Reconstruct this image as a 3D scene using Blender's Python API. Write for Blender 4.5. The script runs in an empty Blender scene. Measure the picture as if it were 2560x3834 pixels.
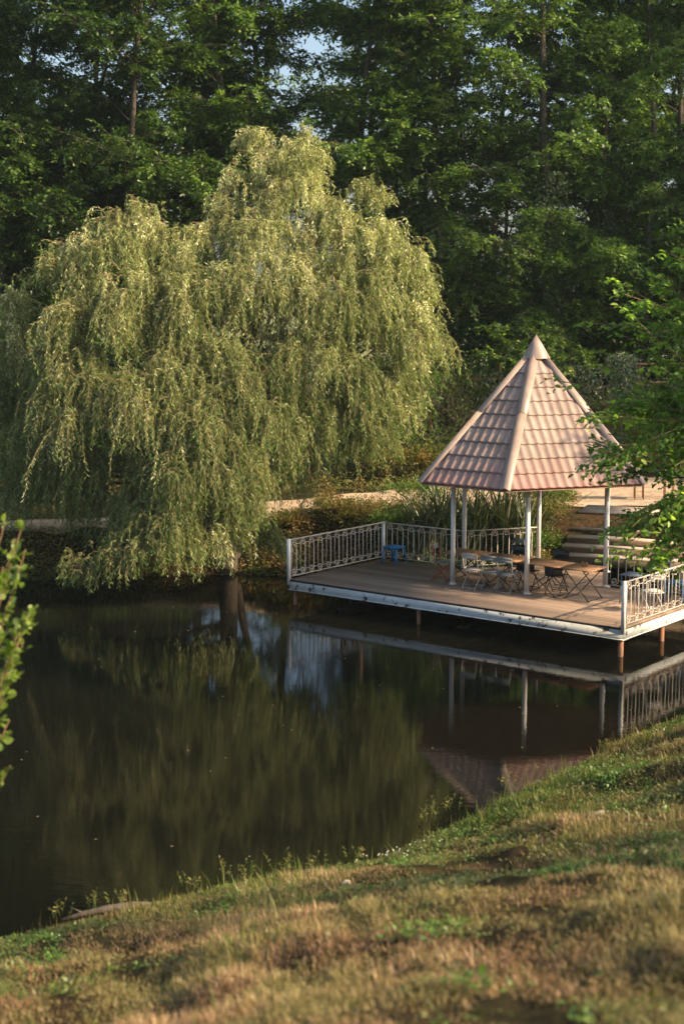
import bpy, math, numpy as np
from mathutils import Vector, Matrix
R = math.radians
sc = bpy.context.scene
COL = sc.collection
rng = np.random.default_rng(7)

# ---------------------------------------------------------------- camera
cam_d = bpy.data.cameras.new("camera"); cam = bpy.data.objects.new("camera", cam_d); COL.objects.link(cam)
cam_d.sensor_fit = 'VERTICAL'; cam_d.sensor_height = 36; cam_d.sensor_width = 24; cam_d.lens = 50
cam.location = (0, 0, 6.58); cam.rotation_euler = (R(90 - 8.2), 0, 0)
cam_d.clip_start = 0.1; cam_d.clip_end = 3000
cam_d.dof.use_dof = True; cam_d.dof.focus_distance = 29; cam_d.dof.aperture_fstop = 1.35
sc.camera = cam
# ---------------------------------------------------------------- light
SUN_EL, SUN_AZ = 29.0, -18.0          # azimuth measured from +X towards +Y
sv = Vector((math.cos(R(SUN_EL)) * math.cos(R(SUN_AZ)), math.cos(R(SUN_EL)) * math.sin(R(SUN_AZ)), math.sin(R(SUN_EL))))
sd = bpy.data.lights.new("sun", 'SUN'); sd.energy = 5.0; sd.angle = R(0.55); sd.color = (1.0, 0.77, 0.50)
so = bpy.data.objects.new("sun", sd); COL.objects.link(so); so.rotation_euler = sv.to_track_quat('Z', 'Y').to_euler()
w = bpy.data.worlds.new("World"); sc.world = w; w.use_nodes = True
nt = w.node_tree; bg = nt.nodes["Background"]; sky = nt.nodes.new("ShaderNodeTexSky")
sky.sky_type = 'NISHITA'; sky.sun_disc = False; sky.sun_elevation = R(SUN_EL); sky.sun_rotation = R(90 - SUN_AZ)
sky.air_density = 1.0; sky.dust_density = 4.0
nt.links.new(sky.outputs[0], bg.inputs[0]); bg.inputs[1].default_value = 0.15
sc.view_settings.view_transform = 'Standard'; sc.view_settings.look = 'None'; sc.view_settings.gamma = 1
sc.view_settings.exposure = 0.86
sc.render.engine = 'CYCLES'
sc.cycles.max_bounces = 8; sc.cycles.diffuse_bounces = 4; sc.cycles.glossy_bounces = 3; sc.cycles.transmission_bounces = 3; sc.cycles.volume_bounces = 0
sc.cycles.caustics_reflective = False; sc.cycles.caustics_refractive = False
sc.cycles.use_denoising = True

# ---------------------------------------------------------------- materials
def newmat(name):
    m = bpy.data.materials.new(name); m.use_nodes = True
    t = m.node_tree; b = t.nodes["Principled BSDF"]; return m, t, b
def N(t, k, **kw):
    n = t.nodes.new(k)
    for a, v in kw.items(): setattr(n, a, v)
    return n
def noise(t, scale, detail=4, rough=0.55, coord='Object', sc3=None):
    tc = N(t, "ShaderNodeTexCoord"); n = N(t, "ShaderNodeTexNoise")
    n.inputs["Scale"].default_value = scale; n.inputs["Detail"].default_value = detail; n.inputs["Roughness"].default_value = rough
    if sc3:
        mp = N(t, "ShaderNodeMapping"); mp.inputs["Scale"].default_value = sc3
        t.links.new(tc.outputs[coord], mp.inputs[0]); t.links.new(mp.outputs[0], n.inputs["Vector"])
    else: t.links.new(tc.outputs[coord], n.inputs["Vector"])
    return n.outputs["Fac"]
def ramp(t, fac, stops):
    r = N(t, "ShaderNodeValToRGB"); e = r.color_ramp.elements
    while len(e) < len(stops): e.new(0.5)
    for i, (p, c) in enumerate(stops):
        e[i].position = p; e[i].color = (*c, 1)
    t.links.new(fac, r.inputs[0]); return r.outputs[0]
def mix(t, fac, a, b, mode='MIX'):
    m = N(t, "ShaderNodeMix", data_type='RGBA', blend_type=mode)
    if isinstance(fac, (int, float)): m.inputs[0].default_value = fac
    else: t.links.new(fac, m.inputs[0])
    for i, v in ((6, a), (7, b)):
        if isinstance(v, tuple): m.inputs[i].default_value = (*v, 1)
        else: t.links.new(v, m.inputs[i])
    return m.outputs[2]
def bump(t, b, fac, strength, dist=0.02):
    n = N(t, "ShaderNodeBump"); n.inputs["Strength"].default_value = strength; n.inputs["Distance"].default_value = dist
    t.links.new(fac, n.inputs["Height"]); t.links.new(n.outputs[0], b.inputs["Normal"]); return n
def plain(name, c1, c2, scale=8, rough=0.6, bmp=0.0, metal=0.0, spots=None, spot_scale=10, spot_pos=(0.62, 0.66), sc3=None, coord='Object'):
    m, t, b = newmat(name)
    c = ramp(t, noise(t, scale, sc3=sc3, coord=coord), [(0.3, c1), (0.7, c2)])
    if spots:
        f = noise(t, spot_scale, 6, 0.7, coord=coord)
        mk = ramp(t, f, [(spot_pos[0], (0, 0, 0)), (spot_pos[1], (1, 1, 1))])
        c = mix(t, mk, c, spots)
    t.links.new(c, b.inputs["Base Color"]); b.inputs["Roughness"].default_value = rough; b.inputs["Metallic"].default_value = metal
    if bmp: bump(t, b, noise(t, scale * 6, 5, coord=coord, sc3=sc3), bmp)
    return m
def leafmat(name, c1, c2, c3=None, trans=0.35, rough=0.5, spec=0.3, tscale=1.25, var=0.25, bigscale=None, big=None):
    m, t, b = newmat(name)
    at = N(t, "ShaderNodeAttribute", attribute_name="v")
    stops = [(0.0, c1), (1.0, c2)] if c3 is None else [(0.0, c1), (0.8, c2), (1.0, c3)]
    c = ramp(t, at.outputs["Fac"], stops)
    if big is not None:
        c = mix(t, ramp(t, noise(t, bigscale, 4, 0.6, coord='Object'), [(0.42, (0, 0, 0)), (0.58, (1, 1, 1))]), c, mix(t, 0.75, c, big))
    oi = N(t, "ShaderNodeObjectInfo"); hs = N(t, "ShaderNodeHueSaturation")
    mr = N(t, "ShaderNodeMapRange"); mr.inputs[3].default_value = 1 - var; mr.inputs[4].default_value = 1 + var
    t.links.new(oi.outputs["Random"], mr.inputs[0]); t.links.new(mr.outputs[0], hs.inputs["Value"]); t.links.new(c, hs.inputs["Color"])
    c = hs.outputs[0]
    t.links.new(c, b.inputs["Base Color"]); b.inputs["Roughness"].default_value = rough; b.inputs["Specular IOR Level"].default_value = spec
    tr = N(t, "ShaderNodeBsdfTranslucent"); g = mix(t, 1.0, c, (tscale, tscale * 1.08, tscale * 0.45), 'MULTIPLY'); t.links.new(g, tr.inputs[0])
    ms = N(t, "ShaderNodeMixShader"); ms.inputs[0].default_value = trans
    t.links.new(b.outputs[0], ms.inputs[1]); t.links.new(tr.outputs[0], ms.inputs[2])
    t.links.new(ms.outputs[0], t.nodes["Material Output"].inputs[0]); return m

M = {}
M['bark'] = plain('bark', (0.05, 0.038, 0.028), (0.12, 0.095, 0.07), 5, 0.9, 0.6, sc3=(4, 4, 1))
M['barkpale'] = plain('bark_pale', (0.12, 0.09, 0.07), (0.22, 0.17, 0.13), 5, 0.9, 0.6, sc3=(4, 4, 1))
M['twig'] = plain('twig', (0.16, 0.09, 0.045), (0.26, 0.16, 0.08), 6, 0.8)
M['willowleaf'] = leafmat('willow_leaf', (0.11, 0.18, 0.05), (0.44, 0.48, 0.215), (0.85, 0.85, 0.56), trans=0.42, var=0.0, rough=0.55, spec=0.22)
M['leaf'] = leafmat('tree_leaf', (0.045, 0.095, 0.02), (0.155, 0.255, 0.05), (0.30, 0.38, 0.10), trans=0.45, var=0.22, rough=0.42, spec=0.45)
M['leafdark'] = leafmat('dark_leaf', (0.028, 0.062, 0.014), (0.075, 0.14, 0.026), (0.15, 0.21, 0.04), trans=0.35, var=0.2, rough=0.4, spec=0.4)  # darker leaf tone; paints shade into the left-hand tree crowns
M['leafbright'] = leafmat('fresh_leaf', (0.09, 0.18, 0.03), (0.29, 0.44, 0.085), (0.50, 0.60, 0.17), trans=0.62, var=0.1, rough=0.42, spec=0.4)
M['leafalder'] = leafmat('alder_leaf', (0.10, 0.17, 0.025), (0.25, 0.34, 0.06), (0.42, 0.50, 0.15), trans=0.4, var=0.05, rough=0.35, spec=0.5)
M['ivy'] = leafmat('ivy_leaf', (0.04, 0.075, 0.02), (0.10, 0.14, 0.04), (0.24, 0.25, 0.12), trans=0.15, var=0.15, rough=0.35, spec=0.5)
M['ivybrown'] = leafmat('ivy_dry', (0.07, 0.08, 0.03), (0.16, 0.14, 0.06), (0.30, 0.22, 0.12), trans=0.2, var=0.15)
M['flax'] = leafmat('flax_leaf', (0.03, 0.06, 0.02), (0.17, 0.20, 0.09), (0.72, 0.60, 0.45), trans=0.12, var=0.05, rough=0.35, spec=0.5)
M['bankplant'] = leafmat('bank_leaf', (0.05, 0.08, 0.015), (0.19, 0.22, 0.045), (0.40, 0.25, 0.11), trans=0.35, var=0.15, bigscale=1.6, big=(0.30, 0.18, 0.08))
M['herb'] = leafmat('herb_leaf', (0.05, 0.11, 0.018), (0.13, 0.24, 0.035), (0.28, 0.34, 0.08), trans=0.3, var=0.0, rough=0.4, spec=0.45, bigscale=1.3, big=(0.17, 0.14, 0.05))
M['grass'] = leafmat('grass_blade', (0.045, 0.10, 0.014), (0.13, 0.20, 0.03), (0.36, 0.36, 0.12), trans=0.35, var=0.0, bigscale=0.55, big=(0.20, 0.15, 0.055))
M['drygrass'] = leafmat('dry_grass_blade', (0.12, 0.07, 0.034), (0.40, 0.25, 0.135), (0.74, 0.53, 0.32), trans=0.25, var=0.0, bigscale=0.9, big=(0.22, 0.20, 0.07))

def ground_mat():
    m, t, b = newmat('ground_soil')
    c = ramp(t, noise(t, 0.9, 6), [(0.35, (0.03, 0.032, 0.012)), (0.5, (0.055, 0.045, 0.02)), (0.62, (0.09, 0.055, 0.03))])
    c2 = ramp(t, noise(t, 9, 8), [(0.3, (0.35, 0.35, 0.35)), (0.75, (1.5, 1.4, 1.2))])
    t.links.new(mix(t, 1.0, c, c2, 'MULTIPLY'), b.inputs["Base Color"]); b.inputs["Roughness"].default_value = 1
    b.inputs["Specular IOR Level"].default_value = 0.1
    bump(t, b, noise(t, 12, 8, 0.7), 1.0, 0.08); return m
M['ground'] = ground_mat()
M['path'] = plain('path_gravel', (0.36, 0.26, 0.17), (0.60, 0.45, 0.31), 2.0, 0.95, 0.8, spots=(0.24, 0.19, 0.11), spot_scale=3.2, spot_pos=(0.5, 0.72))
def water_mat():
    m, t, b = newmat('pond_water')
    b.inputs["Base Color"].default_value = (0.0055, 0.0055, 0.0040, 1); b.inputs["Roughness"].default_value = 0.01; b.inputs["IOR"].default_value = 1.30
    n1 = noise(t, 1, 3, 0.6, sc3=(2.2, 7.5, 1)); n2 = noise(t, 1, 2, 0.5, sc3=(0.5, 0.25, 1)); n3 = noise(t, 1, 2, 0.5, sc3=(9, 24, 1))
    k = ramp(t, n2, [(0.42, (0.12, 0.12, 0.12)), (0.68, (1, 1, 1))])
    a = N(t, "ShaderNodeMath", operation='MULTIPLY'); t.links.new(n1, a.inputs[0]); t.links.new(k, a.inputs[1])
    a3 = N(t, "ShaderNodeMath", operation='MULTIPLY'); t.links.new(n3, a3.inputs[0]); a3.inputs[1].default_value = 0.13
    a2 = N(t, "ShaderNodeMath", operation='ADD'); t.links.new(a.outputs[0], a2.inputs[0]); t.links.new(a3.outputs[0], a2.inputs[1])
    bump(t, b, a2.outputs[0], 0.16, 0.014); return m
M['water'] = water_mat()
M['whitepaint'] = plain('white_paint', (0.68, 0.67, 0.64), (0.80, 0.79, 0.76), 3, 0.5, 0.05, spots=(0.10, 0.06, 0.04), spot_scale=7, spot_pos=(0.66, 0.70))
M['fascia'] = plain('peeling_paint', (0.50, 0.54, 0.53), (0.68, 0.70, 0.68), 1.6, 0.6, 0.15, spots=(0.07, 0.055, 0.045), spot_scale=5.5, spot_pos=(0.57, 0.62), sc3=(1, 1, 2.5))
M['iron'] = plain('painted_iron', (0.48, 0.42, 0.35), (0.64, 0.58, 0.50), 5, 0.5)
M['rust'] = plain('rusty_steel', (0.16, 0.075, 0.04), (0.32, 0.14, 0.065), 4, 0.75, 0.2, spots=(0.09, 0.05, 0.035), spot_scale=6)
M['pipe'] = plain('rusty_pipe', (0.20, 0.10, 0.05), (0.34, 0.18, 0.09), 4, 0.7)
def deck_mat(name, ca, cb, cd, bw, gap, ang, rough=0.8):
    m, t, b = newmat(name)
    tc = N(t, "ShaderNodeTexCoord"); mp = N(t, "ShaderNodeMapping"); mp.inputs["Rotation"].default_value = (0, 0, ang)
    t.links.new(tc.outputs["Object"], mp.inputs[0]); sx = N(t, "ShaderNodeSeparateXYZ"); t.links.new(mp.outputs[0], sx.inputs[0])
    dv = N(t, "ShaderNodeMath", operation='DIVIDE'); t.links.new(sx.outputs[1], dv.inputs[0]); dv.inputs[1].default_value = bw
    fl = N(t, "ShaderNodeMath", operation='FLOOR'); t.links.new(dv.outputs[0], fl.inputs[0])
    fr = N(t, "ShaderNodeMath", operation='FRACT'); t.links.new(dv.outputs[0], fr.inputs[0])
    wn = N(t, "ShaderNodeTexWhiteNoise", noise_dimensions='1D'); t.links.new(fl.outputs[0], wn.inputs["W"])
    n = N(t, "ShaderNodeTexNoise"); n.inputs["Scale"].default_value = 3; n.inputs["Detail"].default_value = 7; n.inputs["Roughness"].default_value = 0.65
    m2 = N(t, "ShaderNodeMapping"); m2.inputs["Scale"].default_value = (0.6, 9, 1); t.links.new(mp.outputs[0], m2.inputs[0]); t.links.new(m2.outputs[0], n.inputs["Vector"])
    md = N(t, "ShaderNodeMath", operation='MULTIPLY_ADD'); t.links.new(wn.outputs["Value"], md.inputs[0]); md.inputs[1].default_value = 0.35
    t.links.new(n.outputs["Fac"], md.inputs[2])
    c = ramp(t, md.outputs[0], [(0.35, ca), (0.95, cb)])
    gp = N(t, "ShaderNodeMath", operation='LESS_THAN'); t.links.new(fr.outputs[0], gp.inputs[0]); gp.inputs[1].default_value = gap
    c = mix(t, gp.outputs[0], c, cd); t.links.new(c, b.inputs["Base Color"]); b.inputs["Roughness"].default_value = rough
    bump(t, b, n.outputs["Fac"], 0.3, 0.01); return m
M['decking'] = deck_mat('weathered_decking', (0.13, 0.092, 0.065), (0.34, 0.24, 0.17), (0.03, 0.022, 0.018), 0.145, 0.05, R(36.9))
M['tablewood'] = plain('table_wood', (0.26, 0.135, 0.065), (0.44, 0.25, 0.125), 2.5, 0.45, 0.1, sc3=(1, 6, 1))
M['roof'] = plain('roof_tile', (0.225, 0.16, 0.13), (0.35, 0.26, 0.215), 2.2, 0.75, 0.35, spots=(0.21, 0.13, 0.105), spot_scale=2.3, spot_pos=(0.54, 0.72))
def tint_low(m, red):
    t = m.node_tree; b = t.nodes["Principled BSDF"]; src = b.inputs["Base Color"].links[0].from_socket; tc = N(t, "ShaderNodeTexCoord"); sx = N(t, "ShaderNodeSeparateXYZ"); t.links.new(tc.outputs["Object"], sx.inputs[0])
    mr = N(t, "ShaderNodeMapRange"); mr.inputs[1].default_value = 2.85; mr.inputs[2].default_value = 3.75; mr.inputs[3].default_value = .7; mr.inputs[4].default_value = -.15; t.links.new(sx.outputs[2], mr.inputs[0])
    mu = N(t, "ShaderNodeMath", operation='MULTIPLY', use_clamp=True); t.links.new(mr.outputs[0], mu.inputs[0]); t.links.new(ramp(t, noise(t, 1.6, 5), [(.35, (.25,) * 3), (.65, (1,) * 3)]), mu.inputs[1]); t.links.new(mix(t, mu.outputs[0], src, red), b.inputs["Base Color"])
tint_low(M['roof'], (0.36, 0.15, 0.13))
M['roofred'] = plain('roof_edge_red', (0.30, 0.085, 0.075), (0.42, 0.15, 0.12), 3, 0.6)
M['flashing'] = plain('hip_flashing', (0.27, 0.20, 0.16), (0.36, 0.275, 0.225), 3, 0.45, 0.1, spots=(0.25, 0.17, 0.12), spot_scale=9, spot_pos=(0.66, 0.72))
M['soffit'] = plain('roof_soffit', (0.24, 0.15, 0.10), (0.34, 0.22, 0.15), 3, 0.8)
M['stone'] = plain('step_stone', (0.46, 0.36, 0.27), (0.66, 0.52, 0.40), 3, 0.9, 0.4)
M['riser'] = plain('step_riser', (0.15, 0.11, 0.07), (0.26, 0.19, 0.13), 6, 0.9, 0.5)
M['rock'] = plain('rock', (0.07, 0.055, 0.04), (0.15, 0.115, 0.085), 3, 0.9, 0.8)
def flat(name, c, rough=0.45, metal=0.0):
    return plain(name, tuple(x * 0.85 for x in c), tuple(min(1, x * 1.12) for x in c), 9, rough, 0, metal)
M['greychair'] = flat('grey_chair_paint', (0.20, 0.23, 0.24)); M['palechair'] = flat('pale_chair_paint', (0.50, 0.47, 0.42))
M['blackchair'] = flat('black_chair_paint', (0.022, 0.024, 0.027)); M['redchair'] = flat('red_chair_paint', (0.42, 0.06, 0.035))
M['blue'] = flat('blue_plastic', (0.01, 0.16, 0.36), 0.35); M['white'] = flat('white_chair_paint', (0.66, 0.63, 0.58)); M['black'] = flat('black_metal', (0.02, 0.02, 0.02), 0.4)
M['field'] = plain('far_field', (0.13, 0.17, 0.06), (0.28, 0.25, 0.12), 0.15, 1.0)
M['hill'] = plain('far_hill', (0.10, 0.15, 0.07), (0.17, 0.22, 0.11), 0.08, 1.0)
M['deadleaf'] = flat('floating_leaf', (0.42, 0.33, 0.14), 0.6); M['clover'] = flat('clover_white', (0.7, 0.7, 0.62), 0.7)
M['green'] = flat('stem_green', (0.08, 0.14, 0.03), 0.6)

# ---------------------------------------------------------------- mesh helpers
def link(o, parent=None):
    COL.objects.link(o)
    if parent is not None: o.parent = parent
    return o
def tag(o, label=None, cat=None, group=None, kind=None):
    if label: o['label'] = label
    if cat: o['category'] = cat
    if group: o['group'] = group
    if kind: o['kind'] = kind
    return o
def empty(name, loc=(0, 0, 0), rz=0.0, label=None, cat=None, group=None):
    o = bpy.data.objects.new(name, None); o.empty_display_size = 0.2; o.location = loc; o.rotation_euler = (0, 0, rz); link(o)
    return tag(o, label, cat, group)
def mk(name, V, F, mat, parent=None, smooth=False, v=None, mi=None):
    V = np.asarray(V, dtype=np.float32).reshape(-1, 3); me = bpy.data.meshes.new(name)
    me.vertices.add(len(V)); me.vertices.foreach_set("co", V.ravel())
    if isinstance(F, np.ndarray):
        nf, k = F.shape; me.loops.add(nf * k); me.polygons.add(nf)
        me.loops.foreach_set("vertex_index", F.astype(np.int32).ravel())
        me.polygons.foreach_set("loop_start", (np.arange(nf) * k).astype(np.int32))
    else:
        nf = len(F); ls = np.array([len(f) for f in F], dtype=np.int32)
        me.loops.add(int(ls.sum())); me.polygons.add(nf)
        me.loops.foreach_set("vertex_index", np.concatenate([np.asarray(f, dtype=np.int32) for f in F]))
        me.polygons.foreach_set("loop_start", np.concatenate([[0], np.cumsum(ls)[:-1]]).astype(np.int32))
    if isinstance(mat, (list, tuple)):
        for m in mat: me.materials.append(m)
        if mi is not None: me.polygons.foreach_set("material_index", np.asarray(mi, dtype=np.int32))
    else: me.materials.append(mat)
    me.update(calc_edges=True)
    if smooth: me.polygons.foreach_set("use_smooth", np.ones(nf, dtype=bool))
    if v is not None:
        a = me.attributes.new("v", 'FLOAT', 'FACE'); a.data.foreach_set("value", np.asarray(v, dtype=np.float32))
    return link(bpy.data.objects.new(name, me), parent)
class MB:
    def __init__(s): s.V = []; s.F = []; s.n = 0
    def add(s, V, F):
        s.V.append(np.asarray(V, float).reshape(-1, 3)); s.F += [[i + s.n for i in f] for f in F]; s.n += len(s.V[-1]); return s
    def box(s, c, d, rz=0, mat=None):
        x, y, z = d[0] / 2, d[1] / 2, d[2] / 2
        V = np.array([(a * x, b * y, e * z) for e in (-1, 1) for a, b in ((-1, -1), (1, -1), (1, 1), (-1, 1))])
        if mat is not None: V = V @ np.array(mat).T
        cs, sn = math.cos(rz), math.sin(rz); V = V @ np.array([[cs, sn, 0], [-sn, cs, 0], [0, 0, 1]]) + np.array(c)
        return s.add(V, [(0, 3, 2, 1), (4, 5, 6, 7), (0, 1, 5, 4), (1, 2, 6, 5), (2, 3, 7, 6), (3, 0, 4, 7)])
    def bar(s, a, b, wd, ht=None, up=(0, 0, 1)):
        ht = ht or wd; a = np.array(a, float); b = np.array(b, float); d = b - a; L = np.linalg.norm(d); d /= L
        u = np.array(up, float); sd_ = np.cross(d, u)
        if np.linalg.norm(sd_) < 1e-4: sd_ = np.cross(d, (1, 0, 0))
        sd_ /= np.linalg.norm(sd_); u = np.cross(sd_, d)
        V = [p + sd_ * i * wd / 2 + u * j * ht / 2 for p in (a, b) for i, j in ((-1, -1), (1, -1), (1, 1), (-1, 1))]
        return s.add(V, [(0, 1, 2, 3), (4, 7, 6, 5), (0, 4, 5, 1), (1, 5, 6, 2), (2, 6, 7, 3), (3, 7, 4, 0)])
    def tube(s, P, r, n=6, cap=True):
        P = np.asarray(P, float); m = len(P); r = np.full(m, r) if np.isscalar(r) else np.asarray(r)
        T = np.gradient(P, axis=0); T /= np.linalg.norm(T, axis=1)[:, None] + 1e-9
        ref = np.array([0.13, 0.07, 1.0]) if abs(T[0][2]) < 0.9 else np.array([1.0, 0.1, 0])
        V = []; a = np.arange(n) * 2 * math.pi / n
        for i in range(m):
            u = np.cross(T[i], ref); u /= np.linalg.norm(u) + 1e-9; w_ = np.cross(T[i], u); ref = np.cross(u, T[i]) if i else ref
            V.append(P[i] + r[i] * (np.cos(a)[:, None] * u + np.sin(a)[:, None] * w_))
        F = [(i * n + j, i * n + (j + 1) % n, (i + 1) * n + (j + 1) % n, (i + 1) * n + j) for i in range(m - 1) for j in range(n)]
        if cap: F += [tuple(range(n))[::-1], tuple((m - 1) * n + j for j in range(n))]
        return s.add(np.concatenate(V), F)
    def build(s, name, mat, parent=None, smooth=False):
        return mk(name, np.concatenate(s.V), s.F, mat, parent, smooth)
def copy_tree(o, parent=None):
    c = o.copy(); COL.objects.link(c)
    if parent is not None: c.parent = parent
    for ch in list(o.children): copy_tree(ch, c)
    return c
def unit(a): return a / (np.linalg.norm(a, axis=-1, keepdims=True) + 1e-9)
def leaves(P, D, U, L, W, fold=0.0):
    """rhombic leaves: base P, direction D, side made from U; returns V (4N,3), F (N,4)"""
    n = len(P); D = unit(D); S = unit(np.cross(D, U)); Nn = np.cross(S, D); L = np.broadcast_to(L, n)[:, None]; W = np.broadcast_to(W, n)[:, None]
    V = np.empty((n, 4, 3)); V[:, 0] = P; V[:, 1] = P + D * L * 0.45 + S * W * 0.5; V[:, 2] = P + D * L - Nn * L * fold; V[:, 3] = P + D * L * 0.45 - S * W * 0.5
    return V.reshape(-1, 3), np.arange(4 * n).reshape(n, 4)
def oval_leaves(P, D, U, L, W):
    """six sided leaf with a crease, for nearby foliage: two quads each"""
    n = len(P); D = unit(D); S = unit(np.cross(D, U)); Nn = np.cross(S, D); L = np.broadcast_to(L, n)[:, None]; W = np.broadcast_to(W, n)[:, None]
    V = np.empty((n, 6, 3)); V[:, 0] = P; V[:, 3] = P + D * L - Nn * L * 0.12
    for k, (s_, f) in enumerate(((1, .3), (1, .72))): V[:, 1 + k] = P + D * L * f + S * W * 0.5 * (1 if k == 0 else .85) + Nn * W * 0.15
    for k, (s_, f) in enumerate(((-1, .72), (-1, .3))): V[:, 4 + k] = P + D * L * f - S * W * 0.5 * (.85 if k == 0 else 1) + Nn * W * 0.15
    b = np.arange(n)[:, None] * 6
    F = np.concatenate([b + np.array([0, 1, 2, 3]), b + np.array([0, 3, 4, 5])], 0)
    return V.reshape(-1, 3), F
def curve(p0, d0, L, n, droop=0.0, wob=0.1, rg=rng):
    p = np.array(p0, float); d = np.array(d0, float); d /= np.linalg.norm(d); out = [p.copy()]
    for i in range(n):
        d = d + np.array([0, 0, -droop / n]) + rg.normal(0, wob, 3) / math.sqrt(n); d /= np.linalg.norm(d)
        p = p + d * L / n; out.append(p.copy())
    return np.array(out)

# ---------------------------------------------------------------- terrain
POND = np.array([(-16, 10), (-9, 11.5), (-6, 12.7), (-3.65, 13.9), (-2.2, 14.9), (-.7, 15.7), (-.1, 15.95), (.5, 16.25), (1.25, 17.15), (2.35, 18.6), (3.3, 19.6),
    (4.03, 20.7), (5.5, 22.3), (7.5, 24.4), (9, 26.6), (9.6, 29), (9, 31), (7.6, 32.2), (6.2, 33.0), (4.4, 33.5), (2.8, 33.6), (1.2, 34.0), (-1, 34.5), (-3, 34.7), (-5.5, 34.2), (-8, 33.8), (-12, 32.5), (-18, 28), (-21, 18)], float)
def sdist(X, Y):
    p = np.stack([X, Y], -1); A = POND; B = np.roll(POND, -1, 0); best = np.full(X.shape, 1e9); ins = np.zeros(X.shape, bool)
    for a, b in zip(A, B):
        ab = b - a; t_ = np.clip(((p - a) @ ab) / (ab @ ab), 0, 1); d = np.linalg.norm(p - a - t_[..., None] * ab, axis=-1); best = np.minimum(best, d)
        c = (a[1] > p[..., 1]) != (b[1] > p[..., 1]); xi = (b[0] - a[0]) * (p[..., 1] - a[1]) / (b[1] - a[1] + 1e-12) + a[0]; ins ^= c & (p[..., 0] < xi)
    return np.where(ins, -best, best)
_ph = rng.uniform(0, 6.28, (14,)); _dir = rng.uniform(0, 6.28, 14); _fr = np.geomspace(0.35, 5.5, 14)
def fbm(X, Y, s=1.0):
    o = 0
    for k in range(14): o = o + np.sin((X * math.cos(_dir[k]) + Y * math.sin(_dir[k])) * _fr[k] * s + _ph[k]) / (1 + _fr[k]) ** 1.0
    return o / 3
def smooth(x, a, b):
    t_ = np.clip((x - a) / (b - a), 0, 1); return t_ * t_ * (3 - 2 * t_)
def ground(X, Y):
    X = np.asarray(X, float); Y = np.asarray(Y, float); d = sdist(X, Y)
    k = smooth(Y + 0.35 * X, 27.0, 31.5)                      # 0 near bank, 1 far bank
    near = 0.04 * smooth(d, 0, .3) + 0.365 * np.clip(d, 0, 14) + 0.05 * np.clip(d - 14, 0, 60)
    near = near + (0.10 * fbm(X * 1.1, Y * 1.1) + 0.12 * fbm(X * 2.9 + 5, Y * 2.9)) * smooth(d, 0.1, 2.5)
    plat = 1.02 + 0.43 * smooth(X, -8, 2); far = plat * smooth(d, 0.0, 1.9) + 0.012 * np.clip(d - 8, 0, 30) + 0.06 * fbm(X, Y) * smooth(d, .2, 1.5)
    far = far + 0.8 * smooth(Y, 60, 140) + 0.2 * (1 - smooth(d, 8, 16)) * smooth(X, 6, 12)
    z = np.where(d > 0, near * (1 - k) + far * k, -0.9 * smooth(-d, 0, 2.5) - 0.02)
    return z
def gz(x, y): return float(ground(np.array([x]), np.array([y]))[0])
def grid(xs, ys):
    X, Y = np.meshgrid(xs, ys); Z = ground(X, Y); nx, ny = len(xs), len(ys); i = (np.arange(ny - 1)[:, None] * nx + np.arange(nx - 1)[None]).ravel()
    return np.stack([X, Y, Z], -1).reshape(-1, 3), np.stack([i, i + 1, i + nx + 1, i + nx], 1)
xs = np.concatenate([np.linspace(-400, -40, 12), np.linspace(-32, -14, 19), np.arange(-13, -6.5, 0.14), np.arange(-6.4, 7, 0.08), np.arange(7.1, 13, 0.14), np.linspace(14, 32, 19), np.linspace(40, 400, 12)])
ys = np.concatenate([np.linspace(-60, -4, 8), np.arange(-2, 2, 0.2), np.arange(2, 24, 0.08), np.arange(24.1, 46, 0.16), np.linspace(47, 90, 40), np.linspace(100, 500, 12)])
V, Fq = grid(xs, ys)
tag(mk('ground', V, Fq, M['ground'], smooth=True), kind='structure')
tag(mk('water', [(-24, 8, 0), (13, 8, 0), (13, 37, 0), (-24, 37, 0)], [(0, 1, 2, 3)], M['water']), kind='structure')
# path: sheet above the ground
pc = [(-22, 30.5, 2.2), (-14, 34.2, 2.0), (-9, 36.2, 1.5), (-6.3, 36.4, 1.6), (-3, 37.0, 1.9), (-1.4, 37.1, 2.6), (1, 38.4, 3.0), (4, 38.9, 4.6), (7, 39.0, 5.6), (12, 39.0, 5.6), (26, 38, 5)]
pc = np.array(pc); tt = np.linspace(-22, 26, 160); cy = np.interp(tt, pc[:, 0], pc[:, 1]); cw = np.interp(tt, pc[:, 0], pc[:, 2])
cy = np.convolve(np.pad(cy, 4, 'edge'), np.ones(9) / 9, 'valid'); nw = 14
PX = np.repeat(tt[:, None], nw, 1); PY = cy[:, None] + cw[:, None] * np.linspace(-.5, .5, nw)[None] + (0.12 * np.sin(PX * 2.3) + 0.08 * np.sin(PX * 5.1)) * np.sign(np.linspace(-.5, .5, nw))[None]
PZ = ground(PX, PY) + 0.02; PV = np.stack([PX, PY, PZ], -1).reshape(-1, 3); i = (np.arange(159)[:, None] * nw + np.arange(nw - 1)[None]).ravel()
tag(mk('path', PV, np.stack([i, i + nw, i + nw + 1, i + 1], 1), M['path'], smooth=True), kind='structure')
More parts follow.
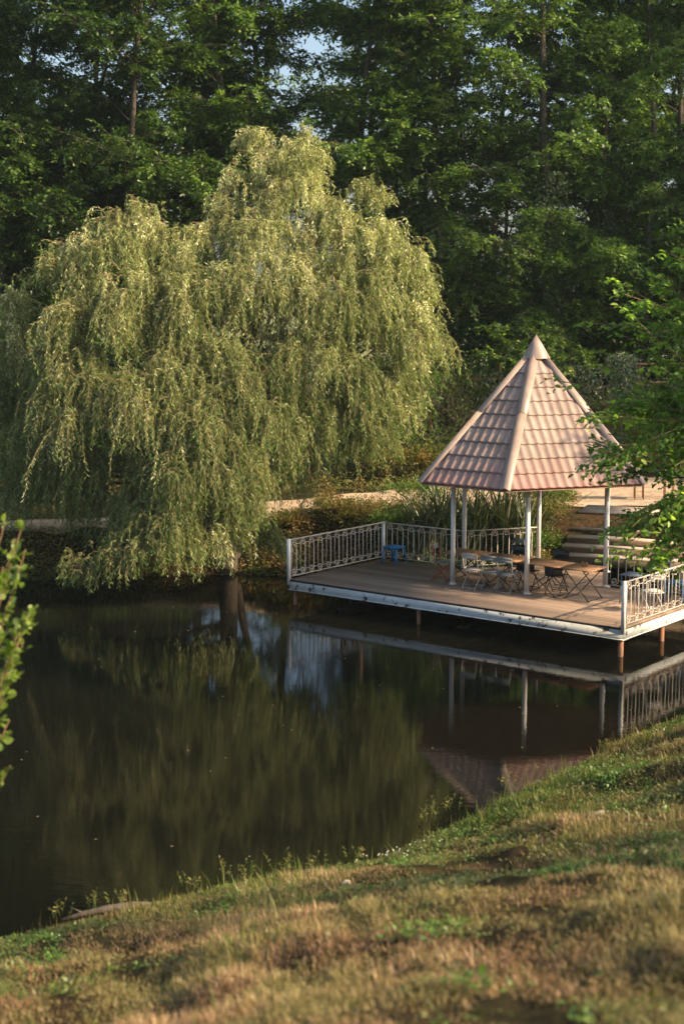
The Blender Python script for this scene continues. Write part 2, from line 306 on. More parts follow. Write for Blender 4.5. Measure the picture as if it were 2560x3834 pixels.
# far field and hills beyond the trees
def hill(name, y0, y1, h, mat, seed):
    X = np.linspace(-260, 260, 90); Yl = np.linspace(y0, y1, 20); XX, YY = np.meshgrid(X, Yl); r_ = np.random.default_rng(seed); p = r_.uniform(0, 6, 3)
    H = h * (0.8 + 0.25 * np.sin(XX / 70 + p[0]) + 0.1 * np.sin(XX / 21 + p[1])); ZZ = 1.2 + H * smooth((YY - y0) / (y1 - y0), 0, 1) - 0.6 * (YY == y0)
    V = np.stack([XX, YY, ZZ], -1).reshape(-1, 3); i = (np.arange(19)[:, None] * 90 + np.arange(89)[None]).ravel()
    tag(mk(name, V, np.stack([i, i + 1, i + 91, i + 90], 1), mat, smooth=True), kind='structure')
hill('field', 75, 150, 7.0, M['field'], 1); hill('hill', 155, 300, 17, M['hill'], 5)

# ---------------------------------------------------------------- deck
A, B, C_, D_ = np.array((-1.18, 31.16)), np.array((0.99, 33.78)), np.array((5.30, 26.26)), np.array((7.56, 28.98))
DZ = 0.58
P = {1: (2.41, 30.54), 2: (3.89, 29.49), 3: (2.82, 32.44), 4: (4.62, 33.05), 5: (5.69, 30.25), 6: (6.03, 32.0)}
deck = empty('wooden_deck', (2.0, 30, 0), 0, 'brown boarded deck on piles over the pond with peeling white edge beams', 'deck')
deck.location = (0, 0, 0)
def poly_slab(name, pts, z0, z1, mat, parent):
    n = len(pts); V = [(x, y, z) for z in (z0, z1) for x, y in pts]
    F = [tuple(range(n))[::-1], tuple(range(n, 2 * n))] + [(i, (i + 1) % n, n + (i + 1) % n, n + i) for i in range(n)]
    return mk(name, V, F, mat, parent)
poly_slab('decking', [tuple(A), tuple(C_), tuple(D_), P[5], P[6], P[4], P[3], tuple(B)], DZ - 0.045, DZ, M['decking'], deck)
MB().bar((*(A + (C_ - A) * .003), DZ - .021), (*(C_ - (C_ - A) * .003), DZ - .021), .012, .037).build('edge_trim', M['black'], deck)
def inset(a, b, dist):
    d = (b - a) / np.linalg.norm(b - a); nn = np.array((-d[1], d[0])); return a + nn * dist, b + nn * dist
for a, b in ((A, C_), (C_, D_), (D_, B), (B, A)):
    a2, b2 = inset(a, b, 0.03 if (a is A or a is C_) else 0.05)
    d = (b2 - a2) / np.linalg.norm(b2 - a2)
    mb = MB(); mb.bar((*(a2 + d * .012), DZ - 0.135), (*(b2 - d * .012), DZ - 0.135), 0.05, 0.175)
    if a is A or a is C_: mb.bar((*(a2 + d * .012 - np.array((-d[1], d[0])) * .02), DZ - 0.225), (*(b2 - np.array((-d[1], d[0])) * .02), DZ - 0.225), 0.09, 0.012)
    mb.build('edge_beam', M['fascia'], deck)
for f, s_ in ((0.0, .04), (0.42, .04), (1.0, .05)):
    for g in (0.03, 0.5, 0.97):
        q = (A + (C_ - A) * np.clip(f, .012, .988)) * (1 - g) + (B + (D_ - B) * np.clip(f, .012, .988)) * g
        mb = MB(); z1 = DZ - .225; mb.tube([(q[0], q[1], -1.0), (q[0], q[1], z1 - 0.02)], s_ * 1.1, 12)
        pl = mb.build('pile', M['rust'], deck, True)
        MB().box((q[0], q[1], z1 - .012), (.24, .24, .015), R(-37)).build('pile_cap', M['whitepaint'], pl)
mb = MB()
for k in np.linspace(.08, .92, 9):
    a = A + (C_ - A) * k; b = B + (D_ - B) * k; d = (b - a) / np.linalg.norm(b - a); mb.bar((*(a + d * .09), DZ - .12), (*(b - d * .1), DZ - .12), .05, .13)
mb.build('joist', M['soffit'], deck)

# ---------------------------------------------------------------- scroll railings
def spiral(cx, cz, r0, a0, sgn, turns=1.5, n=22):
    t_ = np.linspace(0, 1, n); r_ = r0 * (1 - 0.8 * t_); a = a0 + sgn * t_ * turns * 2 * math.pi
    return np.stack([cx + r_ * np.cos(a), cz + r_ * np.sin(a)], 1)
def railing(p0, p1, label, nu, post0=False, post1=False, ph=0.9, flip=False):
    p0 = np.array(p0); p1 = np.array(p1); L = float(np.linalg.norm(p1 - p0)); az = math.atan2(p1[1] - p0[1], p1[0] - p0[0])
    root = empty('railing', (p0[0], p0[1], DZ), az, label, 'railing', 'white scrollwork railings round the deck')
    o0 = .035 if post0 else 0
    MB().bar((o0, 0, ph - .02), (L - (.035 if post1 else 0), 0, ph - .02), .05, .022).build('top_rail', M['iron'], root)
    MB().bar((o0, 0, .055), (L - (.035 if post1 else 0), 0, .055), .022, .02).build('bottom_rail', M['iron'], root)
    if post0: MB().box((0, 0, ph / 2 - .06), (.065, .065, ph + .12)).build('post', M['whitepaint'], root)
    if post1: MB().box((L, 0, ph / 2 - .005), (.065, .065, ph + .01)).build('post', M['whitepaint'], root)
    u0 = .07; pitch = (L - 2 * u0) / nu; w2 = pitch * .52; r = min(.086, w2 * .54); rad = .0098; proto = None
    for k in range(nu):
        if proto is None:
            mb = MB(); zt = ph - .032 - r; zb = .066 + r
            for (bx, cz, a0, sg, e) in ((0, zt, math.pi, -1, zb + r * .3), (w2, zb, 0, -1, zt - r * .3)):
                cx = bx + r if bx == 0 else bx - r
                s2 = spiral(cx, cz, r, a0, sg); line = np.concatenate([[(bx, e)], s2]); mb.tube([(u, 0, z) for u, z in line], rad, 5)
            for z in (zt - .02, zb + .02): mb.tube([(w2, 0, z), (pitch, 0, z)] if z > .4 else [(w2, 0, z), (pitch, 0, z)], rad * .8, 5)
            o = mb.build('scroll_baluster', M['iron'], root, True); proto = o
        else: o = proto.copy(); COL.objects.link(o); o.parent = root
        o.location = (u0 + pitch * (k + .12), 0, 0)
    return root
railing(A, B, 'white scroll railing along the short left end of the deck', 11, True, True)
railing(B, P[3], 'white scroll railing behind the blue stool', 7, False, False)
railing(P[3], P[4], 'white scroll railing between the two rear left roof posts', 6)
railing(P[5], D_, 'white scroll railing right of the roof below the stone steps', 6, False, True)
railing(C_, D_, 'sunlit white scroll railing along the right end above the bright beam', 11, True, False)

# ---------------------------------------------------------------- gazebo
gc = np.array((4.25, 31.25)); RV = [(1.67, 30.0), (3.31, 28.66), (6.35, 29.66), (6.68, 32.1), (4.78, 33.55), (2.31, 33.0)]
EZ = 2.90; AP = np.array((4.22, 31.15, 5.72))
gz_root = empty('gazebo', (0, 0, 0), 0, 'open gazebo with pointed pinkish tiled roof on slim white posts', 'gazebo')
roof = None
def face_panel(a, b):
    a = np.array((*a, EZ)); b = np.array((*b, EZ)); e = b - a; W_ = np.linalg.norm(e); e /= W_
    s_ap = (AP - a) @ e; foot = a + e * s_ap; up = AP - foot; Hs = np.linalg.norm(up); up /= Hs; nn = np.cross(e, up)
    if nn[2] < 0: nn = -nn
    S = np.arange(-.02, W_ + .03, .2 / 10); rows = 10; V = []; F = []; n0 = 0; ns = len(S)
    def line(t_, off):
        lo = s_ap * t_ / Hs; hi = W_ + (s_ap - W_) * t_ / Hs; s_ = np.clip(S, lo, hi); wv = .026 * (0.5 + 0.5 * np.cos(s_ * 2 * math.pi / .2)) ** 1.3
        return a + e * s_[:, None] + up * t_ + nn * (off + wv)[:, None]
    hr = Hs / rows
    for r_ in range(rows):
        t0, t1 = r_ * hr, min((r_ + 1) * hr, Hs * .985)
        for off, tv in ((-.012 if r_ else -.03, t0 + .004), (.027, t0 - .006), (.025, t0 + hr * .1), (.006, t1)): V.append(line(tv - .01, off))
    V = np.concatenate(V); i = []
    for r_ in range(rows):
        for q in range(3): i.append((np.arange(ns - 1)) + (r_ * 4 + q) * ns)
    i = np.concatenate(i); return V, np.stack([i, i + 1, i + ns + 1, i + ns], 1)
VV = []; FF = []; mi = []; n = 0
for k in range(6):
    V, Fq = face_panel(RV[k], RV[(k + 1) % 6]); VV.append(V); FF.append(Fq + n); n += len(V); nq = len(Fq); per = nq // 30
    m_ = np.zeros(nq, int); m_[:per] = 1; mi.append(m_)
roof = mk('roof', np.concatenate(VV), np.concatenate(FF), [M['roof'], M['roofred']], gz_root, False, mi=np.concatenate(mi))
# soffit under the tiles
V = [(x, y, EZ - .05) for x, y in RV] + [(AP[0], AP[1], AP[2] - .12)]; mk('soffit', V, [(k, 6, (k + 1) % 6) for k in range(6)], M['soffit'], roof)
mb = MB()
for k in range(6):
    a = np.array(RV[k]); b = np.array(RV[(k + 1) % 6]); a = gc + (a - gc) * .80; b = gc + (b - gc) * .80; mb.bar((*a, EZ + .02), (*b, EZ + .02), .07, .1)
mb.build('ring_beam', M['soffit'], roof)
for k in range(6):
    p = np.array((*RV[k], EZ + .03)); a1 = np.array((*RV[k - 1], EZ)); a2 = np.array((*RV[(k + 1) % 6], EZ)); ax = AP - p; L = np.linalg.norm(ax); ax /= L
    mb = MB()
    for (t0, t1, o) in ((-.01, .52, .050), (.51, .935, .058)):
        pts = []
        for t_ in (t0, t1):
            c = p + ax * L * t_
            for q, sg in ((a1, 1), (a2, 1)):
                d = q - p; d = d - ax * (d @ ax); d /= np.linalg.norm(d); nn = np.cross(ax, d); nn = nn if nn[2] > 0 else -nn
                pts.append(c + d * .105 + nn * (o - .008)); pts.append(c + nn * o)
        v = [pts[0], (pts[1] + pts[3] - 2 * (p + ax * L * t0)) * .72 + p + ax * L * t0, pts[2], pts[4], (pts[5] + pts[7] - 2 * (p + ax * L * t1)) * .72 + p + ax * L * t1, pts[6]]
        lo = [q - np.array((0, 0, .012)) for q in v]
        mb.add(v + lo, [(0, 1, 4, 3), (1, 2, 5, 4), (6, 9, 10, 7), (7, 10, 11, 8), (0, 3, 9, 6), (2, 8, 11, 5), (0, 6, 7, 1), (1, 7, 8, 2), (3, 4, 10, 9), (4, 5, 11, 10)])
    mb.build('hip_flashing', M['flashing'], roof)
n = 28; a = np.arange(n) * 2 * math.pi / n; V = [(AP[0] + .0, AP[1], AP[2] + .27)]
for r_, z in ((.15, .04), (.30, -.225), (.305, -.24), (.285, -.24)): V += [(AP[0] + r_ * math.cos(t_), AP[1] + r_ * math.sin(t_), AP[2] + z - (0.018 * abs(math.sin(3 * t_)) if r_ > .2 else 0)) for t_ in a]
F = [(0, 1 + j, 1 + (j + 1) % n) for j in range(n)] + [(1 + q * n + j, 1 + (q + 1) * n + j, 1 + (q + 1) * n + (j + 1) % n, 1 + q * n + (j + 1) % n) for q in range(3) for j in range(n)]
mk('roof_cap', V, F, M['flashing'], roof, True)
for k in P:
    x, y = P[k]; lean = .012; mb = MB(); top = np.array((x + lean * (2.2 - k) * .3, y, EZ + .0)); mb.tube([(x, y, DZ), top], .052, 14)
    po = mb.build('post', M['whitepaint'], gz_root, True); MB().tube([(x, y, DZ), (x, y, DZ + .05)], [.072, .055], 12).box((x + .05, y - .01, DZ + .012), (.09, .05, .022), .3).build('post_base', M['whitepaint'], po)

# ---------------------------------------------------------------- furniture
def chair(name, label, mat, loc, rz, frame=None, curved=False, group='folding chairs round the wooden tables', part_label=None, h=.78):
    fm = frame or mat; r_ = empty(name, (*loc, DZ), rz, label, 'chair', group); w_ = .36; sh = .42
    # local: faces +Y, backrest at -Y
    for sx in (-1, 1):
        x = sx * w_ / 2
        MB().tube([(x, -.17, h), (x, -.12, sh + .05), (x, .2, 0)], .0105, 6).build('leg', fm, r_, True)
        MB().tube([(x * .9, .17, sh - .02), (x * .9, -.02, .24), (x * .9, -.22, 0)], .0105, 6).build('leg', fm, r_, True)
    MB().tube([(-w_ / 2 - .01, .17, .05), (w_ / 2 + .01, .17, .05)], .008, 5).tube([(-w_ * .45, -.19, .035), (w_ * .45, -.19, .035)], .008, 5).build('stretcher', fm, r_, True)
    mb = MB()
    if curved:
        Vv = []; n_ = 9
        for z in (h - .2, h):
            for yo in (0, .014):
                for q in np.linspace(-1, 1, n_): Vv.append((q * w_ * .56, -.16 - .05 * (1 - q * q) + yo, z + (.03 * (1 - q * q) if z == h else 0)))
        F = [(i, i + 1, 2 * n_ + i + 1, 2 * n_ + i) for i in range(n_ - 1)] + [(n_ + i, 3 * n_ + i, 3 * n_ + i + 1, n_ + i + 1) for i in range(n_ - 1)] + [(2 * n_ + i, 2 * n_ + i + 1, 3 * n_ + i + 1, 3 * n_ + i) for i in range(n_ - 1)] + [(i, n_ + i, n_ + i + 1, i + 1) for i in range(n_ - 1)]
        mb.add(Vv, F)
    else:
        for z0, z1 in ((h - .115, h - .06), (h - .056, h)): mb.box((0, -.175, (z0 + z1) / 2), (w_ + .03, .014, z1 - z0))
        for sx in (-1, 1):
            for z in (h - .1, h - .02): mb.box((sx * w_ * .47, -.184, z), (.012, .006, .012))
    mb.build('backrest', mat, r_)
    mb = MB(); n_ = 7
    for q in range(n_):
        y = -.16 + q * .36 / (n_ - 1); mb.box((0, y, sh - (.02 if q in (0, n_ - 1) else 0.0)), (w_ + .01, .044, .012))
    mb.build('seat', mat, r_); return r_
AZ = math.atan2(-.62, .78)                     # row of tables
tdir = np.array((math.cos(AZ), math.sin(AZ))); tn = np.array((-tdir[1], tdir[0]))
def table(loc, L, W_, label, az=AZ, h=.665):
    r_ = empty('folding_table', (*loc, DZ), az, label, 'table', 'wooden slatted folding tables in a row')
    mb = MB(); n_ = 9; sw = W_ / n_
    for q in range(n_): mb.box((0, -W_ / 2 + sw * (q + .5), h - .011), (L, sw * .86, .02))
    for x in (-L / 2 + .16, L / 2 - .16): mb.box((x, 0, h - .034), (.05, W_ * .9, .022))
    mb.build('tabletop', M['tablewood'], r_)
    for sy in (-1, 1):
        y = sy * (W_ / 2 - .06)
        for sx in (-1, 1): MB().tube([(sx * L * .36, y + sx * .012, h - .05), (-sx * L * .40, y + sx * .012, 0)], .0115, 6).build('leg', M['black'], r_, True)
    for sx in (-1, 1): MB().tube([(sx * L * .39, -W_ / 2 + .06, .02), (sx * L * .39, W_ / 2 - .06, .02)], .009, 5).build('stretcher', M['black'], r_, True)
    MB().tube([(-.01, -W_ / 2 + .06, h * .5), (-.01, W_ / 2 - .06, h * .5)], .008, 5).build('stretcher', M['black'], r_, True); return r_
T0 = np.array((2.75, 30.78)); tl = .98
labs = ['wooden slatted folding table at the left end of the row behind the leftmost post', 'wooden slatted folding table behind the grey chairs near the middle post', 'wooden slatted folding table right of the middle post', 'sunlit wooden folding table at the right end of the row near the leaves']
tabs = [(T0, .98, .72), (T0 + tdir * .99, .98, .70), (T0 + tdir * 1.98, .98, .70), (T0 + tdir * 2.86, .74, .70)]
for (c, L, W_), lb in zip(tabs, labs): table(c + tn * .03, L, W_, lb)
back = AZ          # chair faces +tn
chair('folding_chair', 'pale cream folding chair, first of three with their backs to the pond', M['palechair'], (2.83, 30.12), AZ)
chair('folding_chair', 'grey folding chair between the cream chair and another grey chair', M['greychair'], (3.21, 29.86), AZ)
chair('folding_chair', 'grey folding chair just left of the middle front post', M['greychair'], (3.51, 29.62), AZ)
chair('folding_chair', 'grey backed folding chair with red legs at the left end of the table row', M['greychair'], (2.22, 31.0), AZ - R(75), frame=M['redchair'], h=.82)
chair('folding_chair', 'grey folding chair on the far side of the tables before the scroll railing', M['greychair'], (3.85, 31.55), AZ + R(165), h=.84)
chair('folding_chair', 'black curved chair back showing over the tables just left of the middle post', M['blackchair'], (3.82, 30.72), AZ + R(180), curved=True, h=.80)
chair('folding_chair', 'black curved chair back showing over the tables right of the middle post', M['blackchair'], (4.62, 30.12), AZ + R(178), curved=True, h=.80)
chair('folding_chair', 'black chair tucked under the table behind the right grey chair', M['blackchair'], (3.98, 29.95), AZ + R(8), curved=True, h=.64)
chair('folding_chair', 'black chair tucked under the table right of the middle post', M['blackchair'], (4.52, 29.50), AZ + R(4), curved=True, h=.62)
chair('folding_chair', 'white folding chair behind the leaves and the right end railing', M['white'], (6.15, 27.75), AZ + R(60), group='chairs behind the right end railing')
chair('folding_chair', 'grey folding chair near the scroll railing below the steps', M['greychair'], (6.55, 29.0), AZ + R(175), group='chairs behind the right end railing')
# small wire basket on the table
b_ = empty('wire_basket', (5.02, 29.02, DZ + .666), 0, 'small dark wire basket standing on the right end of the wooden tables', 'basket')
mb = MB()
for q in range(10):
    a = q * math.pi / 5; mb.tube([(.05 * math.cos(a), .05 * math.sin(a), 0), (.06 * math.cos(a), .06 * math.sin(a), .09)], .004, 4)
mb.build('wire', M['black'], b_); mb = MB(); a = np.linspace(0, 2 * math.pi, 17)
for z, r2 in ((.004, .05), (.09, .06)): mb.tube([(r2 * math.cos(t_), r2 * math.sin(t_), z) for t_ in a], .005, 4)
mb.build('rim', M['rust'], b_)
# grey square side table, bottle, blue stools
r_ = empty('side_table', (5.95, 28.55, DZ), AZ, 'small grey square metal side table behind the right front corner post', 'table')
MB().box((0, 0, .60), (.42, .42, .02)).build('tabletop', M['greychair'], r_)
for sx in (-1, 1):
    for sy in (-1, 1): MB().tube([(sx * .18, sy * .18, .6), (sx * .2, sy * .2, 0)], .011, 6).build('leg', M['greychair'], r_)
def stool(loc, rz, label):
    r_ = empty('plastic_stool', (*loc, DZ), rz, label, 'stool', 'blue plastic stools on the deck'); h = .42; s_ = .36; mb = MB()
    for q in range(7): mb.box((0, -s_ / 2 + (q + .5) * s_ / 7, h - .008), (s_, s_ / 7 * .72, .016))
    for sx in (-1, 1): mb.box((sx * s_ / 2, 0, h - .025), (.02, s_ + .02, .05)); mb.box((0, sx * s_ / 2, h - .026), (s_ - .022, .02, .048))
    mb.build('seat', M['blue'], r_)
    for sx in (-1, 1):
        for sy in (-1, 1):
            t0 = np.array((sx * (s_ / 2 - .015), sy * (s_ / 2 - .015), h - .05)); t1 = np.array((sx * (s_ / 2 + .035), sy * (s_ / 2 + .035), 0))
            MB().bar(t0, t1, .05, .035, up=(sx, sy, 0)).build('leg', M['blue'], r_)
stool((1.23, 33.10), R(-38), 'blue plastic stool with slatted seat in the back left corner of the deck')
stool((6.88, 28.75), R(-30), 'blue plastic stool behind the right end railing at the photo edge')

# ---------------------------------------------------------------- stone steps and metal table
st = empty('stone_steps', (0, 0, 0), 0, 'sunlit pale stone steps rising from the deck to the gravel path', 'steps')
sdn = np.array((.36, .93)); sdr = np.array((.93, -.36))
for k in range(6):
    lx = [5.15, 5.30, 5.46, 5.66, 5.86, 5.90][k]; base = np.array((lx, 33.45 + k * .36)); wd = 3.2; z = DZ + .16 * (k + 1) - (.02 if k == 5 else 0)
    dp = .50 if k < 5 else 1.3; c = base + sdr * wd / 2 + sdn * dp / 2
    MB().box((c[0], c[1], z - .02), (wd, dp, .04), math.atan2(sdr[1], sdr[0])).build('tread', M['stone'], st)
    c2 = c + sdn * .02; MB().box((c2[0], c2[1], z - .14), (wd - .03, dp - .03, .20), math.atan2(sdr[1], sdr[0])).build('riser', M['riser'], st)
mt = empty('metal_grill_table', (8.3, 37.6, gz(8.3, 37.6)), R(-8), 'dark metal grill stand on reddish legs beside the gravel path', 'grill stand')
MB().box((0, 0, .78), (1.1, .5, .05)).box((0, .0, .70), (1.0, .44, .10)).build('tray', M['black'], mt)
for sx in (-.5, -.28, .28, .5):
    for sy in (-.2, .2): MB().tube([(sx, sy, .68), (sx, sy, 0)], .017, 6).build('leg', M['rust'], mt)

# ---------------------------------------------------------------- foliage
def twig_leaves(O, D, Lt, nl, ll, lw, rg, droop=.35, flat=.8, fwd=.55, maker=leaves, tup=0.0):
    """alternate leaves in flat sprays along each twig"""
    n = len(O); D = unit(D); t_ = (np.arange(nl) + .6) / nl
    side = unit(np.cross(D, np.array([0, 0, 1.0])) + 1e-6); up = np.cross(side, D)
    PP = O[:, None] + D[:, None] * (Lt[:, None] * t_)[..., None]; PP[..., 2] -= droop * (Lt[:, None] * t_ ** 2)
    sg = np.where(np.arange(nl) % 2 == 0, 1.0, -1.0)[None, :, None] * side[:, None]
    LD = D[:, None] * fwd + sg * (1 - fwd * .4) + rg.normal(0, .38, (n, nl, 3)); LD[..., 2] -= droop * .6 - tup
    U = up[:, None] * flat + rg.normal(0, .5, (n, nl, 3)); U[..., 2] += .25
    sz = rg.uniform(.65, 1.2, (n, nl)); PP = PP + rg.normal(0, .012, PP.shape)
    return maker(PP.reshape(-1, 3), LD.reshape(-1, 3), U.reshape(-1, 3), (ll * sz).ravel(), (lw * sz).ravel())
def vrand(n, rg, per=1, base=None):
    b = rg.beta(1.6, 2.2, n) if base is None else np.clip(base + rg.normal(0, .22, n), 0, 1)
    return np.tile(b, 2) if per == 2 else b
def stick(mb, O, D, Lt, r, droop=.35):
    pass
def ribbons(P, r):
    """thin three sided stems; P (n,m,3)"""
    n, m, _ = P.shape; T = unit(np.gradient(P, axis=1)); a = unit(np.cross(T, np.array([.31, .2, .93]))); b = np.cross(T, a); rr = np.linspace(r, r * .35, m)[None, :, None]
    ring = np.stack([P + a * rr, P - a * .5 * rr + b * .87 * rr, P - a * .5 * rr - b * .87 * rr], 2)
    V = ring.reshape(-1, 3); base = (np.arange(n)[:, None, None] * m + np.arange(m - 1)[None, :, None]) * 3; j = np.arange(3)[None, None]
    F = np.stack(np.broadcast_arrays(base + j, base + (j + 1) % 3, base + 3 + (j + 1) % 3, base + 3 + j), -1).reshape(-1, 4); return V, F
def ivy_on(path, rad, n, rg, mat, parent, name='ivy'):
    i = rg.uniform(0, len(path) - 1.001, n); k = i.astype(int); f = (i - k)[:, None]; c = path[k] * (1 - f) + path[k + 1] * f
    a = rg.uniform(0, 6.283, n); lump = 1 + .6 * np.sin(c[:, 2] * 2.1 + a) * np.sin(a * 2 + c[:, 2]); r_ = rad * rg.uniform(.7, 1.35, n) * lump
    o = np.stack([np.cos(a), np.sin(a), np.zeros(n)], 1); Pp = c + o * r_[:, None]; D = np.stack([rg.normal(0, .5, n), rg.normal(0, .5, n), -np.ones(n)], 1) + o * .3
    V, F = leaves(Pp, D, o + rg.normal(0, .35, (n, 3)) + np.cross(o, (0, 0, 1)) * .0, rg.uniform(.07, .12, n), rg.uniform(.06, .10, n)); V = V
    return mk(name, V, F, mat, parent, v=vrand(n, rg))
def tall_tree(seed, H, rc, base, leafm, nlimb=34, ntw=8, nl=13, lean=(0, 0), ll=.14, lw=.078, ivy=0, tr=.19, barkm='bark', zlow=None, twin=False, sidebias=None):
    rg = np.random.default_rng(seed); root = empty('tree'); nlimb = int(nlimb * 1.75)
    tp = curve((0, 0, -.3), (lean[0], lean[1], 1), H, 14, 0, .10, rg); tr_ = np.linspace(tr, .03, 15); tr_[0] = tr * 1.35
    MB().tube(tp, tr_, 9).build('trunk', M[barkm], root, True)
    if twin:
        a = rg.uniform(0, 6.28); t2 = curve((.1 * math.cos(a), .1 * math.sin(a), -.3), (.16 * math.cos(a), .16 * math.sin(a), 1), H * .85, 12, -.1, .10, rg)
        MB().tube(t2, np.linspace(tr * .8, .02, 13), 8).build('trunk', M[barkm], root, True)
    else: t2 = None
    mb = MB(); O = []; D = []; Bs = []
    for q in range(nlimb):
        tq = rg.uniform(base / H, .99); src = tp if (t2 is None or rg.random() < .6) else t2; i = tq * (len(src) - 1); k = min(int(i), len(src) - 2); p = src[k] + (src[k + 1] - src[k]) * (i - k)
        prof = (1 - tq) ** .45 * .75 + .28; a = rg.uniform(0, 6.283) if sidebias is None else rg.normal(sidebias, 1.0)
        L = rc * prof * rg.uniform(.6, 1.1) * (1.15 if tq < .5 else 1); up = .25 + .7 * tq + rg.normal(0, .12)
        lm = curve(p, (math.cos(a), math.sin(a), up), L, 7, .35 if tq > .3 else .7, .16, rg); mb.tube(lm, np.linspace(.045 * (1.2 - tq), .008, 8), 5, False)
        ns = int(5 + L * 2.6)
        for s_ in range(ns):
            f = rg.uniform(.06, 1.0); k = min(int(f * 7), 6); p2 = lm[k] + (lm[k + 1] - lm[k]) * (f * 7 - k); d0 = unit(lm[k + 1] - lm[k]); sd_ = unit(np.cross(d0, (0, 0, 1))) * rg.choice((-1, 1)); d2 = d0 * .6 + sd_ * rg.uniform(.4, 1) + np.array((0, 0, rg.normal(.05, .35)))
            L2 = rg.uniform(.4, 1.3); sb = curve(p2, d2, L2, 4, .35, .15, rg); Bs.append(sb)
            for t_ in range(ntw):
                g = rg.uniform(.1, 1); k2 = min(int(g * 4), 3); p3 = sb[k2] + (sb[k2 + 1] - sb[k2]) * (g * 4 - k2); dd = unit(sb[k2 + 1] - sb[k2]); O.append(p3); D.append(dd * .8 + unit(np.cross(dd, (0, 0, 1))) * rg.choice((-1, 1)) * rg.uniform(.3, 1) + rg.normal(0, .28, 3))
    V, F = ribbons(np.array(Bs), .012); mb.V.append(V); mb.F += (F + mb.n).tolist(); mb.n += len(V)
    mb.build('branch_sprays', M[barkm], root)
    O = np.array(O); D = np.array(D); n = len(O); V, F = twig_leaves(O, D, rg.uniform(.3, .65, n), nl, ll, lw, rg)
    b = np.repeat(rg.beta(2, 2.4, n), nl); mk('crown', V, F, M[leafm], root, v=vrand(n * nl, rg, base=b))
    if ivy: ivy_on(tp[:int(ivy)], tr * 1.9, int(1500 * ivy), rg, M['ivy'], root)
    return root
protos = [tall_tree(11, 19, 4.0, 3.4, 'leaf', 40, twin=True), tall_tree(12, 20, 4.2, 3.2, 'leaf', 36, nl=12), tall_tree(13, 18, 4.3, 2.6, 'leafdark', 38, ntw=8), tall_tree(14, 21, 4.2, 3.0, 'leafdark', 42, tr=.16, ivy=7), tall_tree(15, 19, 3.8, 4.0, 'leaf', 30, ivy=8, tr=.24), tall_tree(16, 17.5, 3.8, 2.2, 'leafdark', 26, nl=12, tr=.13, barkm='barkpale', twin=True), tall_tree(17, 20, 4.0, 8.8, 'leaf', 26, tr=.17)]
placing = [  # x, y, proto, rotation, scale, label
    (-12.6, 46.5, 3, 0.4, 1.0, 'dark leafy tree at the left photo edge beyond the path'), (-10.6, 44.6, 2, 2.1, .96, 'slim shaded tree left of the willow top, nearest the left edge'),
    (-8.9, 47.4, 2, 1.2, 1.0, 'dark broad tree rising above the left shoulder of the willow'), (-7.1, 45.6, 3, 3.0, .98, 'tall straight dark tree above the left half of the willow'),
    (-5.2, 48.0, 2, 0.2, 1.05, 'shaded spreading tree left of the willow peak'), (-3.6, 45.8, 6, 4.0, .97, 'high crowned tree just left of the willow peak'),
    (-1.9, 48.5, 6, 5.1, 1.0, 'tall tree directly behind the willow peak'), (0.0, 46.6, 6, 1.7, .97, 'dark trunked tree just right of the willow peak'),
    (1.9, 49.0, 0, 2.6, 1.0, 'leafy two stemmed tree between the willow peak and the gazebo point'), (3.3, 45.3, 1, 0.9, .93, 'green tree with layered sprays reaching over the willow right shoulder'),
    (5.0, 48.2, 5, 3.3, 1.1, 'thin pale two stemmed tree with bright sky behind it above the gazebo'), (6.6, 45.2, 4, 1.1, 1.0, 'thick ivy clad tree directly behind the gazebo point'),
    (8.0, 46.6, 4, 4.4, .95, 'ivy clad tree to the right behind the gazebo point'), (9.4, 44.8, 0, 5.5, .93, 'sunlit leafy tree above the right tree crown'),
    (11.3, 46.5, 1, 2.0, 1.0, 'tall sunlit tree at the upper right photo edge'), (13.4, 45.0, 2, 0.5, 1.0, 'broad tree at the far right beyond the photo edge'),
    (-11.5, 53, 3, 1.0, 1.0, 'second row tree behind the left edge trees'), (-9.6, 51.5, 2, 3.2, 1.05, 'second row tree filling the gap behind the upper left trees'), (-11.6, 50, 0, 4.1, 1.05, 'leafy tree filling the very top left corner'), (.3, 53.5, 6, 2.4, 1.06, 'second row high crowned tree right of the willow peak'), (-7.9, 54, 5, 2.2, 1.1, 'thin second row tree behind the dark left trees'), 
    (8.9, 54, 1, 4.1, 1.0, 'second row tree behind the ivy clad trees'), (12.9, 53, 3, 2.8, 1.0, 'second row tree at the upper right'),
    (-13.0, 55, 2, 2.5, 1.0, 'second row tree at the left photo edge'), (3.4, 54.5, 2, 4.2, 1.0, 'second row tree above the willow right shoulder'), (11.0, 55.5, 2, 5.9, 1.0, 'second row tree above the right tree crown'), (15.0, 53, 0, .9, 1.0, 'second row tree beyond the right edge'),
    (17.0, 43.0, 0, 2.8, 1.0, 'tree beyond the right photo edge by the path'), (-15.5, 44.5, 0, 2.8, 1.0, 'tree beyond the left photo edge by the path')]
used = set()
for x, y, pi, rz, s_, lb in placing:
    if pi in used: o = copy_tree(protos[pi])
    else: o = protos[pi]; used.add(pi)
    o.location = (x, y, gz(x, y)); o.rotation_euler = (0, 0, rz); o.scale = (s_, s_, s_); tag(o, lb, 'tree', 'tall trees beyond the path')
